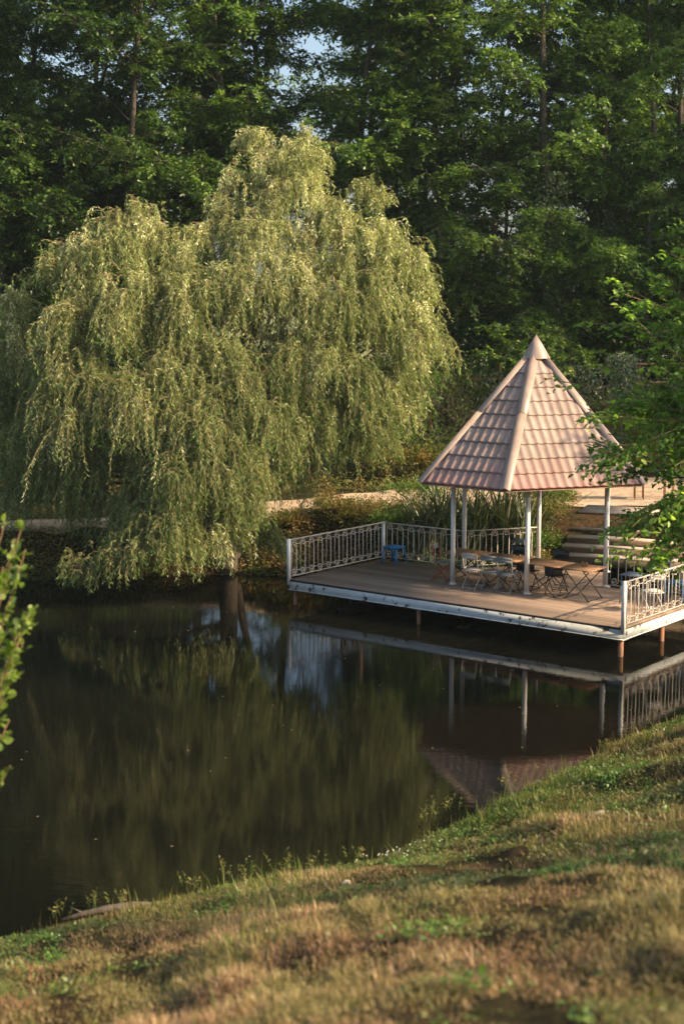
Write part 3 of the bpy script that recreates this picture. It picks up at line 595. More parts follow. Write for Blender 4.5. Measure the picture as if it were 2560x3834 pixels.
# trees on the right bank, outside the frame, whose shade falls on the deck and the bank
for (x, y, pi, rz, s_, lb) in [(13.8, 27.3, 5, 1.0, .42, 'young tree on the right bank beyond the photo edge'), (19.5, 26.3, 1, 2.0, .50, 'tree further up the right bank beyond the photo edge'), (18.5, 6.5, 5, 4.0, .46, 'tree on the right of the near slope beyond the photo edge')]:
    o = copy_tree(protos[pi]); o.location = (x, y, gz(x, y)); o.rotation_euler = (0, 0, rz); o.scale = (s_,) * 3; tag(o, lb, 'tree', 'trees on the right bank')

# ---- shrubs
def bush(name, seed, rx, ry, h, mat, n=700, nl=9, ll=.07, lw=.045, lobes=7, tup=.1, stems=9):
    rg = np.random.default_rng(seed); root = empty(name); L = [(rg.uniform(-.55, .55) * rx, rg.uniform(-.5, .5) * ry, rg.uniform(.35, .72) * h, rg.uniform(.3, .5)) for _ in range(lobes)]
    O = []; D = []
    for q in range(n):
        cx, cy, cz, r_ = L[rg.integers(lobes)]; d = unit(rg.normal(0, 1, 3)); d[2] = abs(d[2]) * .9 if rg.random() < .7 else d[2]; f = rg.uniform(.55, 1.0)
        p = np.array((cx + d[0] * r_ * rx * f, cy + d[1] * r_ * ry * f, max(.03, cz + d[2] * r_ * h * .8 * f))); O.append(p); D.append(d + np.array((0, 0, .15)))
    O = np.array(O); D = np.array(D); V, F = twig_leaves(O, D, rg.uniform(.12, .4, n), nl, ll, lw, rg, droop=.2, tup=tup)
    b = np.repeat(rg.beta(2, 2.3, n), nl); mk('foliage', V, F, M[mat], root, v=vrand(n * nl, rg, base=b)); mb = MB()
    for q in range(stems):
        t_ = O[rg.integers(n)]; mb.tube([(0, 0, -.1), t_ * .5 * np.array((.8, .8, 1)) + rg.normal(0, .05, 3), t_], [.02, .013, .006], 5)
    mb.build('stem', M['bark'], root); return root
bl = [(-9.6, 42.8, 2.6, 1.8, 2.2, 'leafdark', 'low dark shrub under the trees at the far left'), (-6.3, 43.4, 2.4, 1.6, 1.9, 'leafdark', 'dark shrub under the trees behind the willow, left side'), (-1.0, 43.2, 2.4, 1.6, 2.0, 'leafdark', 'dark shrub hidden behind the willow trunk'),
      (1.6, 42.6, 2.2, 1.5, 2.4, 'leaf', 'green shrub just right of the willow curtain by the path'), (3.0, 43.4, 2.6, 1.6, 3.6, 'leaf', 'tall green shrub behind the left slope of the gazebo roof'), (4.7, 44.0, 2.2, 1.5, 4.0, 'leaf', 'tall leafy shrub behind the gazebo point, left side'),
      (7.2, 43.4, 2.4, 1.4, 2.4, 'ivybrown', 'brownish tangled shrub behind the right slope of the gazebo roof'), (9.2, 43.0, 2.6, 1.5, 2.8, 'leaf', 'green shrub beyond the path behind the right hand tree'), (11.4, 42.6, 2.6, 1.5, 2.6, 'leaf', 'green shrub beyond the path at the right photo edge'), (2.2, 41.7, 1.6, 1.0, 1.0, 'bankplant', 'low bramble at the far path edge right of the willow')]
for k, (x, y, rx, ry, h, mt_, lb) in enumerate(bl):
    o = bush('shrub', 40 + k, rx, ry, h, mt_, n=1100, lobes=9); o.location = (x, y, gz(x, y)); tag(o, lb, 'shrub', 'shrubs along the far side of the path')
# ---- rusty pipe fence with wire mesh and creepers
fy = 43.3; fr_ = empty('pipe_fence', (0, 0, 0), 0, 'rusty pipe fence overgrown with creepers between the path and the tall trees', 'fence')
for x in np.arange(.6, 13.5, 2.1): z0 = gz(x, fy); MB().tube([(x, fy, z0 - .2), (x, fy, 5.0 - .02 * x)], .045, 8).build('post', M['pipe'], fr_, True)
for pts in ([(.6, fy - .07, 3.15), (3.0, fy - .07, 3.45), (6.2, fy - .07, 3.75), (7.0, fy - .07, 4.03), (8.6, fy - .07, 4.3), (13.2, fy - .07, 4.42)], [(.6, fy - .07, 4.3), (5.0, fy - .07, 4.45), (7.8, fy - .07, 4.86), (13.2, fy - .07, 4.93)], [(-.9, fy - .07, 2.55), (4.5, fy - .07, 2.7), (13.2, fy - .07, 2.9)]):
    MB().tube(pts, .034, 8).build('rail', M['pipe'], fr_, True)
mb = MB()
for x in np.arange(.75, 13.1, .26): mb.tube([(x, fy + .03, gz(x, fy)), (x, fy + .03, 4.2 + .03 * x)], .008, 4, False)
for z in np.arange(1.8, 4.3, .6): mb.tube([(.6, fy + .03, z), (13.2, fy + .03, z)], .008, 4, False)
mb.build('wire_mesh', M['pipe'], fr_)
def creeper(x0, x1, z0, z1, n, mat, seed, lb, y=fy - .12):
    rg = np.random.default_rng(seed); root = empty('creeper', ((x0 + x1) / 2, y, z0), 0, lb, 'creeper', 'creepers on the pipe fence'); w_ = (x1 - x0) / 2
    X = rg.normal(0, .5, n).clip(-1.2, 1.2) * w_; Z = rg.uniform(0, 1, n) * (z1 - z0); wv = .5 + .5 * np.sin(Z * 2.7 + X * 3 + seed); keep = rg.random(n) < .35 + .65 * wv; X = X[keep]; Z = Z[keep]; m_ = len(X)
    Pp = np.stack([X, -rg.uniform(0, .28, m_) * wv[keep], Z], 1); D = np.stack([rg.normal(0, .5, m_), -.3 * np.ones(m_), -np.ones(m_)], 1); U = np.stack([rg.normal(0, .5, m_), -np.ones(m_), rg.normal(.3, .4, m_)], 1)
    V, F = leaves(Pp, D, U, rg.uniform(.06, .11, m_), rg.uniform(.05, .085, m_)); mk('foliage', V, F, M[mat], root, v=vrand(m_, rg)); mb = MB()
    for q in range(5): mb.tube(curve((rg.uniform(-.6, .6) * w_, .03, -.1), (rg.normal(0, .2), 0, 1), (z1 - z0) * .95, 7, 0, .12, rg) * np.array((1, .15, 1)), .012, 5)
    mb.build('stem', M['twig'], root)
gf = 1.4
for a in [(.6, 2.6, gf, 4.4, 3200, 'ivybrown', 1, 'dark creeper at the willow end of the fence'), (2.4, 4.4, gf, 4.6, 3600, 'ivybrown', 2, 'brown flecked creeper behind the left roof slope'), (4.0, 6.4, gf, 4.7, 3000, 'ivy', 3, 'creeper hidden behind the gazebo roof'), (6.0, 7.9, gf, 4.9, 4200, 'ivy', 4, 'tangled creeper behind the right roof slope'), (8.0, 8.9, gf, 5.2, 3800, 'ivy', 5, 'pale column of ivy climbing the fence post right of the roof'), (9.2, 12.6, gf, 4.6, 4200, 'ivy', 6, 'creeper on the fence behind the right hand tree')]: creeper(*a)

# ---- weeping willow
WX, WY = -2.85, 35.0
def willow():
    rg = np.random.default_rng(21); cp = math.cos(R(8.2)); sp = math.sin(R(8.2))
    def wp(dx, dy, Y):
        a = (dx * 1.6327 - 1280) / 5325; b = (1917 - dy * 1.6327) / 5325; t_ = Y / (cp + b * sp); return np.array((a * t_, Y, 6.58 + t_ * (-sp + b * cp)))
    E = [(655, 385, 78, 75, 36.2, .9), (590, 350, 25, 45, 36.4, .7), (690, 365, 35, 50, 36.6, .7), (570, 440, 42, 48, 36, .8), (675, 470, 85, 75, 35.9, 1.1), (825, 480, 50, 55, 35.8, 1.0), (800, 570, 110, 90, 35.4, 1.4), (885, 610, 85, 85, 35.1, 1.4), (945, 690, 45, 60, 35, 1.1),
         (625, 575, 90, 75, 35.2, 1.5), (600, 690, 150, 110, 34.5, 1.7), (780, 720, 150, 130, 34.6, 1.8), (900, 780, 95, 120, 34.7, 1.7), (925, 770, 45, 90, 34.9, 1.2), (915, 880, 45, 70, 34.6, 1.0),
         (310, 525, 60, 45, 35, 1.1), (415, 575, 75, 45, 34.9, 1.3), (245, 590, 80, 60, 34.6, 1.3), (140, 640, 60, 45, 34.4, 1.1), (515, 560, 55, 45, 35.3, 1.2), (555, 500, 45, 45, 35.7, 1.1), (190, 600, 60, 40, 35, 1.0),
         (230, 760, 110, 90, 33.6, 1.9), (330, 700, 120, 90, 33.9, 1.8), (470, 720, 120, 100, 34.0, 1.8), (160, 860, 80, 80, 33.5, 1.8), (200, 930, 90, 90, 33, 1.9), (330, 920, 120, 100, 32.9, 2.0), (430, 1000, 110, 100, 32.5, 1.9), (560, 960, 120, 110, 33.1, 2.0), (470, 860, 110, 90, 33.4, 2.0),
         (430, 1130, 90, 90, 31.8, 1.9), (520, 1100, 90, 90, 32.1, 1.8), (380, 1220, 80, 60, 31.3, 1.4), (300, 1280, 60, 50, 31.0, .9), (220, 1310, 55, 35, 31.2, .8), (640, 1000, 110, 100, 33.3, 1.6), (720, 880, 120, 110, 33.7, 1.9), (780, 970, 110, 90, 34, 1.5), (880, 950, 80, 90, 34.2, 1.3), (840, 1020, 70, 50, 34.3, .9), (600, 1060, 80, 70, 33.0, 1.5),
         (55, 830, 80, 80, 35.6, 1.9), (70, 960, 100, 90, 35.4, 2.0), (150, 1030, 90, 80, 34.2, 1.9), (20, 720, 50, 40, 36, 1.3), (100, 1060, 90, 60, 35, 1.7), (-60, 900, 90, 110, 36, 2), (250, 1080, 80, 70, 33.4, 1.8), (560, 1180, 60, 50, 32.2, 1.2), (470, 1230, 60, 50, 31.7, 1.0), (30, 1090, 70, 60, 35, 1.5), (110, 1120, 70, 50, 34.6, 1.4), (220, 1150, 70, 50, 33.6, 1.4), (300, 1170, 80, 60, 32.8, 1.3), (590, 1230, 50, 45, 32.3, .9), (640, 1110, 60, 40, 33, .8), (380, 1090, 80, 60, 32.6, 1.5), (10, 1160, 60, 40, 35.2, .9)]
    root = empty('weeping_willow', (WX, WY, gz(WX, WY)), 0, 'large pale weeping willow leaning over the pond left of the deck', 'willow tree'); off = np.array(root.location)
    sv_ = np.array(sv); O = []; Nn = []; L = []; B_ = []; cents = []
    for (dx, dy, rx, ry, Y, ls) in E:
        c = wp(dx, dy, Y); k = 1.6327 / 5325 * Y; rx *= k; rz = ry * k; ry_ = (rx + rz) * .42; cents.append(c); n = int(150 * (rx * rz + rx * ry_ + .25)) ; n = min(max(int(n * 1.15), 120), 480)
        d = unit(rg.normal(0, 1, (n, 3))); d[:, 1] = np.where(rg.random(n) < .72, -abs(d[:, 1]), d[:, 1]); d[:, 2] = np.where(rg.random(n) < .75, abs(d[:, 2]), d[:, 2])
        nt_ = max(7, n // 17); dt = d[:nt_]; f = rg.uniform(.5, 1.05, (nt_, 1)) ** .6; ot = c + dt * f * np.array((rx, ry_, rz)); bt = np.clip(rg.normal(.12 + .50 * max(0, min(1, (1150 - dy) / 650)), .2, nt_), .03, .95); lt = ls * rg.uniform(.32, .8, nt_)  # lower tufts get darker leaf values, painting in the shade down there
        ix = rg.integers(0, nt_, n); O.append(ot[ix] + rg.normal(0, .12, (n, 3))); Nn.append(unit(dt[ix] + rg.normal(0, .45, (n, 3)))); L.append(lt[ix] * rg.uniform(.5, 1.15, n)); B_.append(bt[ix])
    O = np.concatenate(O); Nn = np.concatenate(Nn); L = np.concatenate(L); B_ = np.concatenate(B_); n = len(O)
    # keep strand ends above ground and water
    fl = np.maximum(ground(O[:, 0], O[:, 1]), 0) + .12 + rg.uniform(0, .5, n); L = np.minimum(L, np.maximum(.25, O[:, 2] - fl)); ok = O[:, 2] > fl + .15; O, Nn, L, B_ = O[ok], Nn[ok], L[ok], B_[ok]; n = len(O)
    m_ = 48; s_ = np.linspace(0, 1, m_)[None]; h = (Nn[:, :2] + rg.normal(0, .35, (n, 2))); out = (.16 + .36 * L * rg.uniform(.4, 1.3, n))[:, None] * (1 - np.exp(-3.2 * s_)); rise = (.12 + .22 * L * rg.uniform(.2, 1.6, n))[:, None] * (1 - np.exp(-5 * s_)) * (.4 + abs(Nn[:, 2:3]))
    sway = rg.normal(0, .11, (n, 2)); PP = np.empty((n, m_, 3)); PP[..., 0] = O[:, :1] + h[:, :1] * out + sway[:, :1] * L[:, None] * s_ ** 2; PP[..., 1] = O[:, 1:2] + h[:, 1:] * out + sway[:, 1:] * L[:, None] * s_ ** 2
    PP[..., 2] = O[:, 2:3] + rise - L[:, None] * s_ ** 1.35; PP -= off
    V, F = ribbons(PP[:, ::6], .0085); mk('twigs', V, F, M['twig'], root)
    T = unit(np.gradient(PP, axis=1)); keep = rg.random((n, m_)) < np.clip(L[:, None] / .95, .35, 1); Pk = PP[keep]; Tk = T[keep]; q = len(Pk); az = rg.uniform(0, 6.283, q); rad = np.stack([np.cos(az), np.sin(az), rg.normal(0, .25, q)], 1)
    D = Tk * .8 + rad * 1.1 + np.array((0, 0, -.38)); U = rg.normal(0, 1, (q, 3)); ln = rg.uniform(.065, .135, q)
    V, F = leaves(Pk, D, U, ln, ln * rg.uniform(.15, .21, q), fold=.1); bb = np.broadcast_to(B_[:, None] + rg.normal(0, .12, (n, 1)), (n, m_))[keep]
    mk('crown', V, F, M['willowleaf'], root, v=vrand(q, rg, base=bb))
    print('willow leaves', q, 'strands', n)
    # trunk, limbs
    tp = curve((0, 0, -.4), (-.06, -.02, 1), 4.6, 9, 0, .15, rg); tp[:, 2] = np.linspace(-.4, 4.2, 10); MB().tube(tp, np.linspace(.27, .15, 10), 10).build('trunk', M['bark'], root, True)
    t2 = curve((.15, .3, -.4), (.03, .05, 1), 3.5, 7, 0, .15, rg); MB().tube(t2, np.linspace(.13, .06, 8), 8).build('trunk', M['bark'], root, True); mb = MB()
    for i, c in enumerate(cents):
        c = c - off; k = rg.integers(3, 10); p0 = tp[k] if c[2] > tp[k][2] - 1 else tp[4]; hh = max(c[2], p0[2] + .3); mid = p0 * .5 + c * .5 + np.array((0, 0, .35 * abs(c[0]) * .25 + .25)); s2 = np.linspace(0, 1, 9)[:, None]
        ln = p0 * (1 - s2) ** 2 + 2 * mid * s2 * (1 - s2) + c * s2 ** 2 + rg.normal(0, .05, (9, 3)) * (s2 * (1 - s2) * 4); mb.tube(ln, np.linspace(.085, .018, 9), 6, False)
        for j in range(4): p = ln[rg.integers(4, 9)]; mb.tube(curve(p, unit(rg.normal(0, 1, 3) + np.array((0, -.3, .6))), rg.uniform(.5, 1.1), 5, .8, .2, rg), np.linspace(.018, .006, 6), 4, False)
    mb.build('branch_sprays', M['bark'], root, True)
willow()

# ---- tree on the right bank whose boughs reach into the frame
def right_tree():
    rg = np.random.default_rng(33); bx, by = 8.9, 23.4; bz = gz(bx, by); root = empty('bank_tree', (bx, by, bz), 0, 'fresh green leafy tree leaning in from the right bank over the gazebo roof', 'tree'); off = np.array((bx, by, bz))
    tp = curve((0, 0, -.3), (-.12, -.03, 1), 6.2, 9, 0, .12, rg); MB().tube(tp, np.linspace(.16, .05, 10), 9).build('trunk', M['bark'], root, True)
    c = np.array((7.7, 22.6, 5.35)); rr = np.array((4.25, 2.0, 3.55)); ends = []
    while len(ends) < 720:
        d = unit(rg.normal(0, 1, 3)); f = rg.random() ** .42; p = c + d * f * rr * (1 + .10 * math.sin(7 * d[2] + 3 * d[1])); 
        if d[0] < -.75 and rg.random() < .45: continue
        if p[2] > gz(p[0], p[1]) + 1.0: ends.append(p)
    for q in range(16): ends.append(np.array((rg.uniform(4.0, 5.4), rg.uniform(21, 23), rg.uniform(2.7, 3.6))))
    for q in range(9): ends.append(np.array((rg.uniform(3.75, 4.4), rg.uniform(21.3, 22.8), rg.uniform(4.2, 5.1))))
    ends.append(np.array((4.35, 22, 6.75))); ends.append(np.array((4.3, 22, 6.6)))
    mb = MB(); O = []; D = []
    for e in ends:
        e = e - off; k = rg.integers(2, 9); p0 = tp[k]; mid = p0 * .45 + e * .55 + np.array((0, 0, rg.uniform(.1, .6))); s2 = np.linspace(0, 1, 9)[:, None]; ln = p0 * (1 - s2) ** 2 + 2 * mid * s2 * (1 - s2) + e * s2 ** 2 + rg.normal(0, .04, (9, 3))
        mb.tube(ln[3 if rg.random() < .75 else 0:], np.linspace(.017, .005, 9)[3:] if False else .008, 4, False)
        for j in range(14):
            f = rg.uniform(.55, 1.0) * 8; k = min(int(f), 7); p = ln[k] + (ln[k + 1] - ln[k]) * (f - k); dd = unit(ln[k + 1] - ln[k]); O.append(p); D.append(dd * .8 + unit(np.cross(dd, (0, 0, 1))) * rg.choice((-1, 1)) * rg.uniform(.1, .9) + rg.normal(0, .12, 3) + np.array((-.1, 0, -.05)))
    mb.build('branch_sprays', M['twig'], root, True); O = np.array(O); D = np.array(D); n = len(O); nl = 8
    V, F = twig_leaves(O, D, rg.uniform(.25, .5, n), nl, .115, .066, rg, droop=.35, maker=oval_leaves); b = np.repeat(rg.beta(2, 2.4, n), nl); mk('crown', V, F, M['leafbright'], root, v=vrand(n * nl, rg, per=2, base=b))
right_tree()
# ---- shrub with round leaves at the left edge
def left_shrub():
    rg = np.random.default_rng(35); bx, by = -3.25, 10.4; bz = gz(bx, by); root = empty('alder_shrub', (bx, by, bz), 0, 'round leaved bright green shrub poking in at the left photo edge', 'shrub'); off = np.array((bx, by, bz)); O = []; D = []; mb = MB()
    def wq(dx, dy, Y):
        a_ = (dx * 1.6327 - 1280) / 5325; b_ = (1917 - dy * 1.6327) / 5325; cp = math.cos(R(8.2)); sp = math.sin(R(8.2)); t_ = Y / (cp + b_ * sp); return (a_ * t_, Y, 6.58 + t_ * (-sp + b_ * cp))
    tips = [wq(*q) for q in ((52, 1205, 10.4), (35, 1235, 10.5), (12, 1195, 10.6), (60, 1260, 10.2), (64, 1420, 10.4), (70, 1400, 10.3), (45, 1440, 10.3), (55, 1470, 10.5), (20, 1430, 10.4), (38, 1500, 10.4), (10, 1600, 10.4), (22, 1650, 10.3), (24, 1755, 10.4), (20, 1380, 10.3), (8, 1300, 10.4))]
    for q in range(24): tips.append((rg.uniform(-4.3, -2.8), rg.uniform(9.7, 11.3), rg.uniform(2.6, 4.5)))
    for e in tips:
        e = np.array(e) - off; b0 = np.array((rg.normal(0, .08), rg.normal(0, .08), -.1)); s2 = np.linspace(0, 1, 12)[:, None]; mid = np.array((e[0] * .35, e[1] * .5, e[2] * .55)); ln = b0 * (1 - s2) ** 2 + 2 * mid * s2 * (1 - s2) + e * s2 ** 2; mb.tube(ln, np.linspace(.012, .003, 12), 5)
        for j in range(24): f = rg.uniform(.5, 1.0) * 11; k = min(int(f), 10); O.append(ln[k] + (ln[k + 1] - ln[k]) * (f - k)); D.append(unit(ln[k + 1] - ln[k]) * .7 + rg.normal(0, .5, 3))
    mb.build('branch_sprays', M['twig'], root, True); O = np.array(O); D = np.array(D); n = len(O); V, F = twig_leaves(O, D, rg.uniform(.03, .10, n), 3, .066, .054, rg, droop=.0, fwd=.8, maker=oval_leaves, tup=.25); mk('foliage', V, F, M['leafalder'], root, v=vrand(n * 3, rg, per=2))
left_shrub()

# ---- flax clumps behind the railing
def flax(x, y, seed, lb, n=90, h=1.95):
    rg = np.random.default_rng(seed); z0 = gz(x, y); root = empty('flax_plant', (x, y, z0), 0, lb, 'flax plant', 'spiky flax plants behind the railing'); V = []; F = []; vv = []; k0 = 0
    for q in range(n):
        a = rg.uniform(0, 6.283); tilt = rg.uniform(.08, .75); L = h * rg.uniform(.6, 1.1); o = np.array((math.cos(a), math.sin(a), 0)); s_ = np.cross(o, (0, 0, 1)); w_ = rg.uniform(.016, .032); m_ = 7; b = np.array((rg.normal(0, .13), rg.normal(0, .13), 0)); bend = rg.uniform(.0, .3) * (1.8 if rg.random() < .15 else 1)
        for i in range(m_):
            t_ = i / (m_ - 1); an = tilt + bend * t_ * t_; c = b + o * L * t_ * math.sin(an) + np.array((0, 0, L * t_ * math.cos(an))); ww = w_ * (1.0 if t_ < .6 else 1 - (t_ - .6) / .42) ; nn = o * math.cos(an)
            V += [c - s_ * ww, c + nn * .012 - np.array((0, 0, .006)), c + s_ * ww]
        r_ = rg.beta(1.2, 1.6)
        for i in range(m_ - 1):
            for j in (0, 1): p = k0 + i * 3 + j; F.append((p, p + 1, p + 4, p + 3)); vv.append(r_)
        k0 += m_ * 3
    mk('leaves', V, np.array(F), M['flax'], root, v=vv)
for a in [(1.95, 34.5, 1, 'spiky flax plant nearest the blue stool'), (2.55, 34.7, 2, 'spiky flax plant below the left roof corner'), (3.25, 34.5, 3, 'spiky flax plant between the two left roof posts and the middle'), (3.95, 34.6, 4, 'spiky flax plant behind the middle front post'), (4.45, 34.35, 5, 'spiky flax plant next to the rear middle post')]: flax(*a)
sap = bush('shrub', 81, .5, .5, 1.5, 'bankplant', n=120, ll=.05, lw=.03, lobes=4); sap.location = (4.95, 34.9, gz(4.95, 34.9)); tag(sap, 'slender upright bush right of the rear middle post beside the steps', 'shrub')
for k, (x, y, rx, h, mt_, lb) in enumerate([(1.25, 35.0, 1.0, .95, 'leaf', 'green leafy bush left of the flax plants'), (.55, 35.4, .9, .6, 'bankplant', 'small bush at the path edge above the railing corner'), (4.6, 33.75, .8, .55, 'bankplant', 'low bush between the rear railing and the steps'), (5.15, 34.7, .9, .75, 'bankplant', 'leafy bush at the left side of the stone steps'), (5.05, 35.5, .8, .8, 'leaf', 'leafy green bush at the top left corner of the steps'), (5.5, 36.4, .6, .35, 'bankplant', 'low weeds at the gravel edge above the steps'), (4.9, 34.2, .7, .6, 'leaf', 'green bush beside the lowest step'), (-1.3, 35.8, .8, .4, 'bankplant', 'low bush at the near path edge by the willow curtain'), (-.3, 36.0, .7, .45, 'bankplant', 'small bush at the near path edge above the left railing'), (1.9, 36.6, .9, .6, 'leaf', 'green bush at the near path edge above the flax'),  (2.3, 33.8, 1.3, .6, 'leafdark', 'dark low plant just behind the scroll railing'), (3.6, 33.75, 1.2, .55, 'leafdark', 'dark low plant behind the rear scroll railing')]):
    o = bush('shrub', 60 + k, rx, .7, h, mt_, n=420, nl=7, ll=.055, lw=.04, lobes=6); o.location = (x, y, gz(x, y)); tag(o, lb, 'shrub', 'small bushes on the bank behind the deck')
o = copy_tree(o); o.location = (8.6, 31.6, gz(8.6, 31.6)); o.scale = (1.0, 1.0, 1.0); tag(o, 'leafy bush on the bank right of the steps', 'shrub')

# ---- ground cover on the far bank
def cover(name, n, xr, yr, mat, seed, ll, lw, lb, hmax=.28, cond=None):
    rg = np.random.default_rng(seed); X = rg.uniform(*xr, n); Y = rg.uniform(*yr, n); d = sdist(X, Y); ok = d > .02
    pcy = np.interp(X, tt, cy); pcw = np.interp(X, tt, cw); ok &= abs(Y - pcy) > pcw * .5 - .12
    ok &= ~((X > 5.0) & (X < 9.2) & (Y > 33.2) & (Y < 36.4)); ok &= (fbm(X * 2.2, Y * 2.2) > rg.uniform(-.9, .25, n)); X, Y = X[ok], Y[ok]; m_ = len(X)
    Z = ground(X, Y); hh = hmax * rg.beta(1, 2.2, m_) * (1 + .6 * fbm(X * 3, Y * 3)).clip(.2, 2)
    V, F = leaves(np.stack([X, Y, Z + hh], 1), np.stack([rg.normal(0, 1, m_), rg.normal(0, 1, m_), rg.normal(-.1, .5, m_)], 1), np.stack([rg.normal(0, .5, m_), rg.normal(-.2, .5, m_), np.ones(m_)], 1), ll * rg.uniform(.6, 1.3, m_), lw * rg.uniform(.6, 1.3, m_))
    tag(mk(name, V, F, M[mat], v=vrand(m_, rg)), lb, kind='stuff')
cover('ground_cover', 90000, (-13, 10), (33.4, 38), 'bankplant', 5, .075, .045, 'low leafy ground cover on the far bank')
cover('undergrowth', 60000, (-13, 13), (40, 46), 'bankplant', 6, .09, .05, 'undergrowth beyond the path', .4)

# ---- near bank grass
def blades(name, n, mat, seed, h0, w0, lay, lb, yr=(2.2, 25), dens=None, kind='stuff'):
    rg = np.random.default_rng(seed); u = rg.random(n); Y = yr[0] + (yr[1] - yr[0]) * u ** .8; X = rg.uniform(-.30, .30, n) * Y + rg.uniform(-.5, .5, n); d = sdist(X, Y); ok = (d > -.02) & (Y < 26)
    f = fbm(X * 1.7, Y * 1.7); f2 = fbm(X * 4.1 + 9, Y * 4.1); ok &= (f2 > rg.uniform(-.75, -.02, n)) | (d < .4)
    if dens is not None: ok &= dens(X, Y, d, f, f2, rg)
    X, Y, d, f, f2 = X[ok], Y[ok], d[ok], f[ok], f2[ok]; m_ = len(X); Z = ground(X, Y) - .01; edge = np.exp(-d / .5); tuft = (f2 > .35)
    h = h0 * rg.uniform(.35, 1.2, m_) * (1 + .9 * edge + .6 * tuft + .45 * f2.clip(-.6, 1)); a = rg.uniform(0, 6.283, m_); ln = np.abs(rg.normal(0, lay, m_)); o = np.stack([np.cos(a), np.sin(a), np.zeros(m_)], 1); s_ = np.cross(o, (0, 0, 1)) * np.ones((m_, 1))
    b = np.stack([X, Y, Z], 1); t1 = np.minimum(ln * .6, 1.4)[:, None]; t2 = np.minimum(ln * 1.4, 1.62)[:, None]; up = np.array((0, 0, 1.0)); ww = (w0 * rg.uniform(.6, 1.3, m_))[:, None]; sl = np.array((-.05, .06, -.15))
    mid = b + (o * np.sin(t1) + up * np.cos(t1)) * h[:, None] * .5; tip = mid + (o * np.sin(t2) + up * np.cos(t2)) * h[:, None] * .5
    V = np.stack([b - s_ * ww, b + s_ * ww, mid + s_ * ww * .8, mid - s_ * ww * .8, tip], 1).reshape(-1, 3); k = np.arange(m_)[:, None] * 5
    Fl = np.concatenate([k + np.array([0, 1, 2, 3]), k + np.array([3, 2, 4, 4])], 1).reshape(-1, 4)
    # second face as triangle: build with duplicated tip avoided
    T1 = k + np.array([0, 1, 2, 3]); T2 = k + np.array([3, 2, 4]); vr = rg.random(m_) * .75 + .25 * tuft
    me = bpy.data.meshes.new(name); me.vertices.add(len(V)); me.vertices.foreach_set('co', V.astype(np.float32).ravel()); li = np.concatenate([T1, T2], 1).astype(np.int32).ravel(); me.loops.add(len(li)); me.polygons.add(2 * m_)
    st_ = np.stack([np.arange(m_) * 7, np.arange(m_) * 7 + 4], 1).astype(np.int32).ravel(); me.loops.foreach_set('vertex_index', li); me.polygons.foreach_set('loop_start', st_); me.materials.append(M[mat]); me.update(calc_edges=True)
    at = me.attributes.new('v', 'FLOAT', 'FACE'); at.data.foreach_set('value', np.repeat(vr, 2).astype(np.float32)); o_ = link(bpy.data.objects.new(name, me)); tag(o_, lb, kind=kind); return o_
green = lambda X, Y, d, f, f2, rg: rg.random(len(X)) < np.clip(.55 + .7 * f + .8 * np.exp(-d / 2.5) - .085 * d, .10, 1)
dry = lambda X, Y, d, f, f2, rg: rg.random(len(X)) < np.clip(.55 - .8 * f - .6 * np.exp(-d / 1.2) + .10 * d, .10, 1)
blades('grass', 380000, 'grass', 1, .055, .0045, .75, 'short green grass on the near bank', dens=green)
blades('dry_grass', 520000, 'drygrass', 2, .075, .0045, 1.4, 'mown dry straw lying on the near slope', dens=dry)
blades('tall_grass', 22000, 'grass', 3, .15, .0045, .35, 'longer green grass blades along the water edge', dens=lambda X, Y, d, f, f2, rg: (d < .8) & (rg.random(len(X)) < .6) | (f2 > .62) & (rg.random(len(X)) < .5))
def herbs(name, n, seed, ll, lw, mat, thr, lb):
    rg = np.random.default_rng(seed); Y = 2.3 + 23 * rg.random(n) ** .8; X = rg.uniform(-.29, .29, n) * Y; d = sdist(X, Y); f = fbm(X * 1.7, Y * 1.7); f3 = fbm(X * 5.5 + 3, Y * 5.5 + 1); ok = (d > 0) & (rg.random(n) < np.clip(.42 + .9 * f + 1.3 * f3 * thr + .5 * np.exp(-d / 2) - .13 * d, .01, 1)); X, Y, f3 = X[ok], Y[ok], f3[ok]; m_ = len(X)
    Z = ground(X, Y) + .055 * rg.random(m_) * (1 + 1.2 * f3.clip(0, 1)) ; V, F = leaves(np.stack([X, Y, Z], 1), np.stack([rg.normal(0, 1, m_), rg.normal(0, 1, m_), rg.normal(.25, .45, m_)], 1), np.stack([rg.normal(0, .45, m_), rg.normal(0, .45, m_), np.ones(m_)], 1), ll * rg.uniform(.5, 1.5, m_), lw * rg.uniform(.5, 1.4, m_), fold=.12)
    tag(mk(name, V, F, M[mat], v=vrand(m_, rg)), lb, kind='stuff')
herbs('low_herbs', 200000, 8, .042, .022, 'herb', 1.0, 'small leafy herbs and clover among the grass on the near bank')
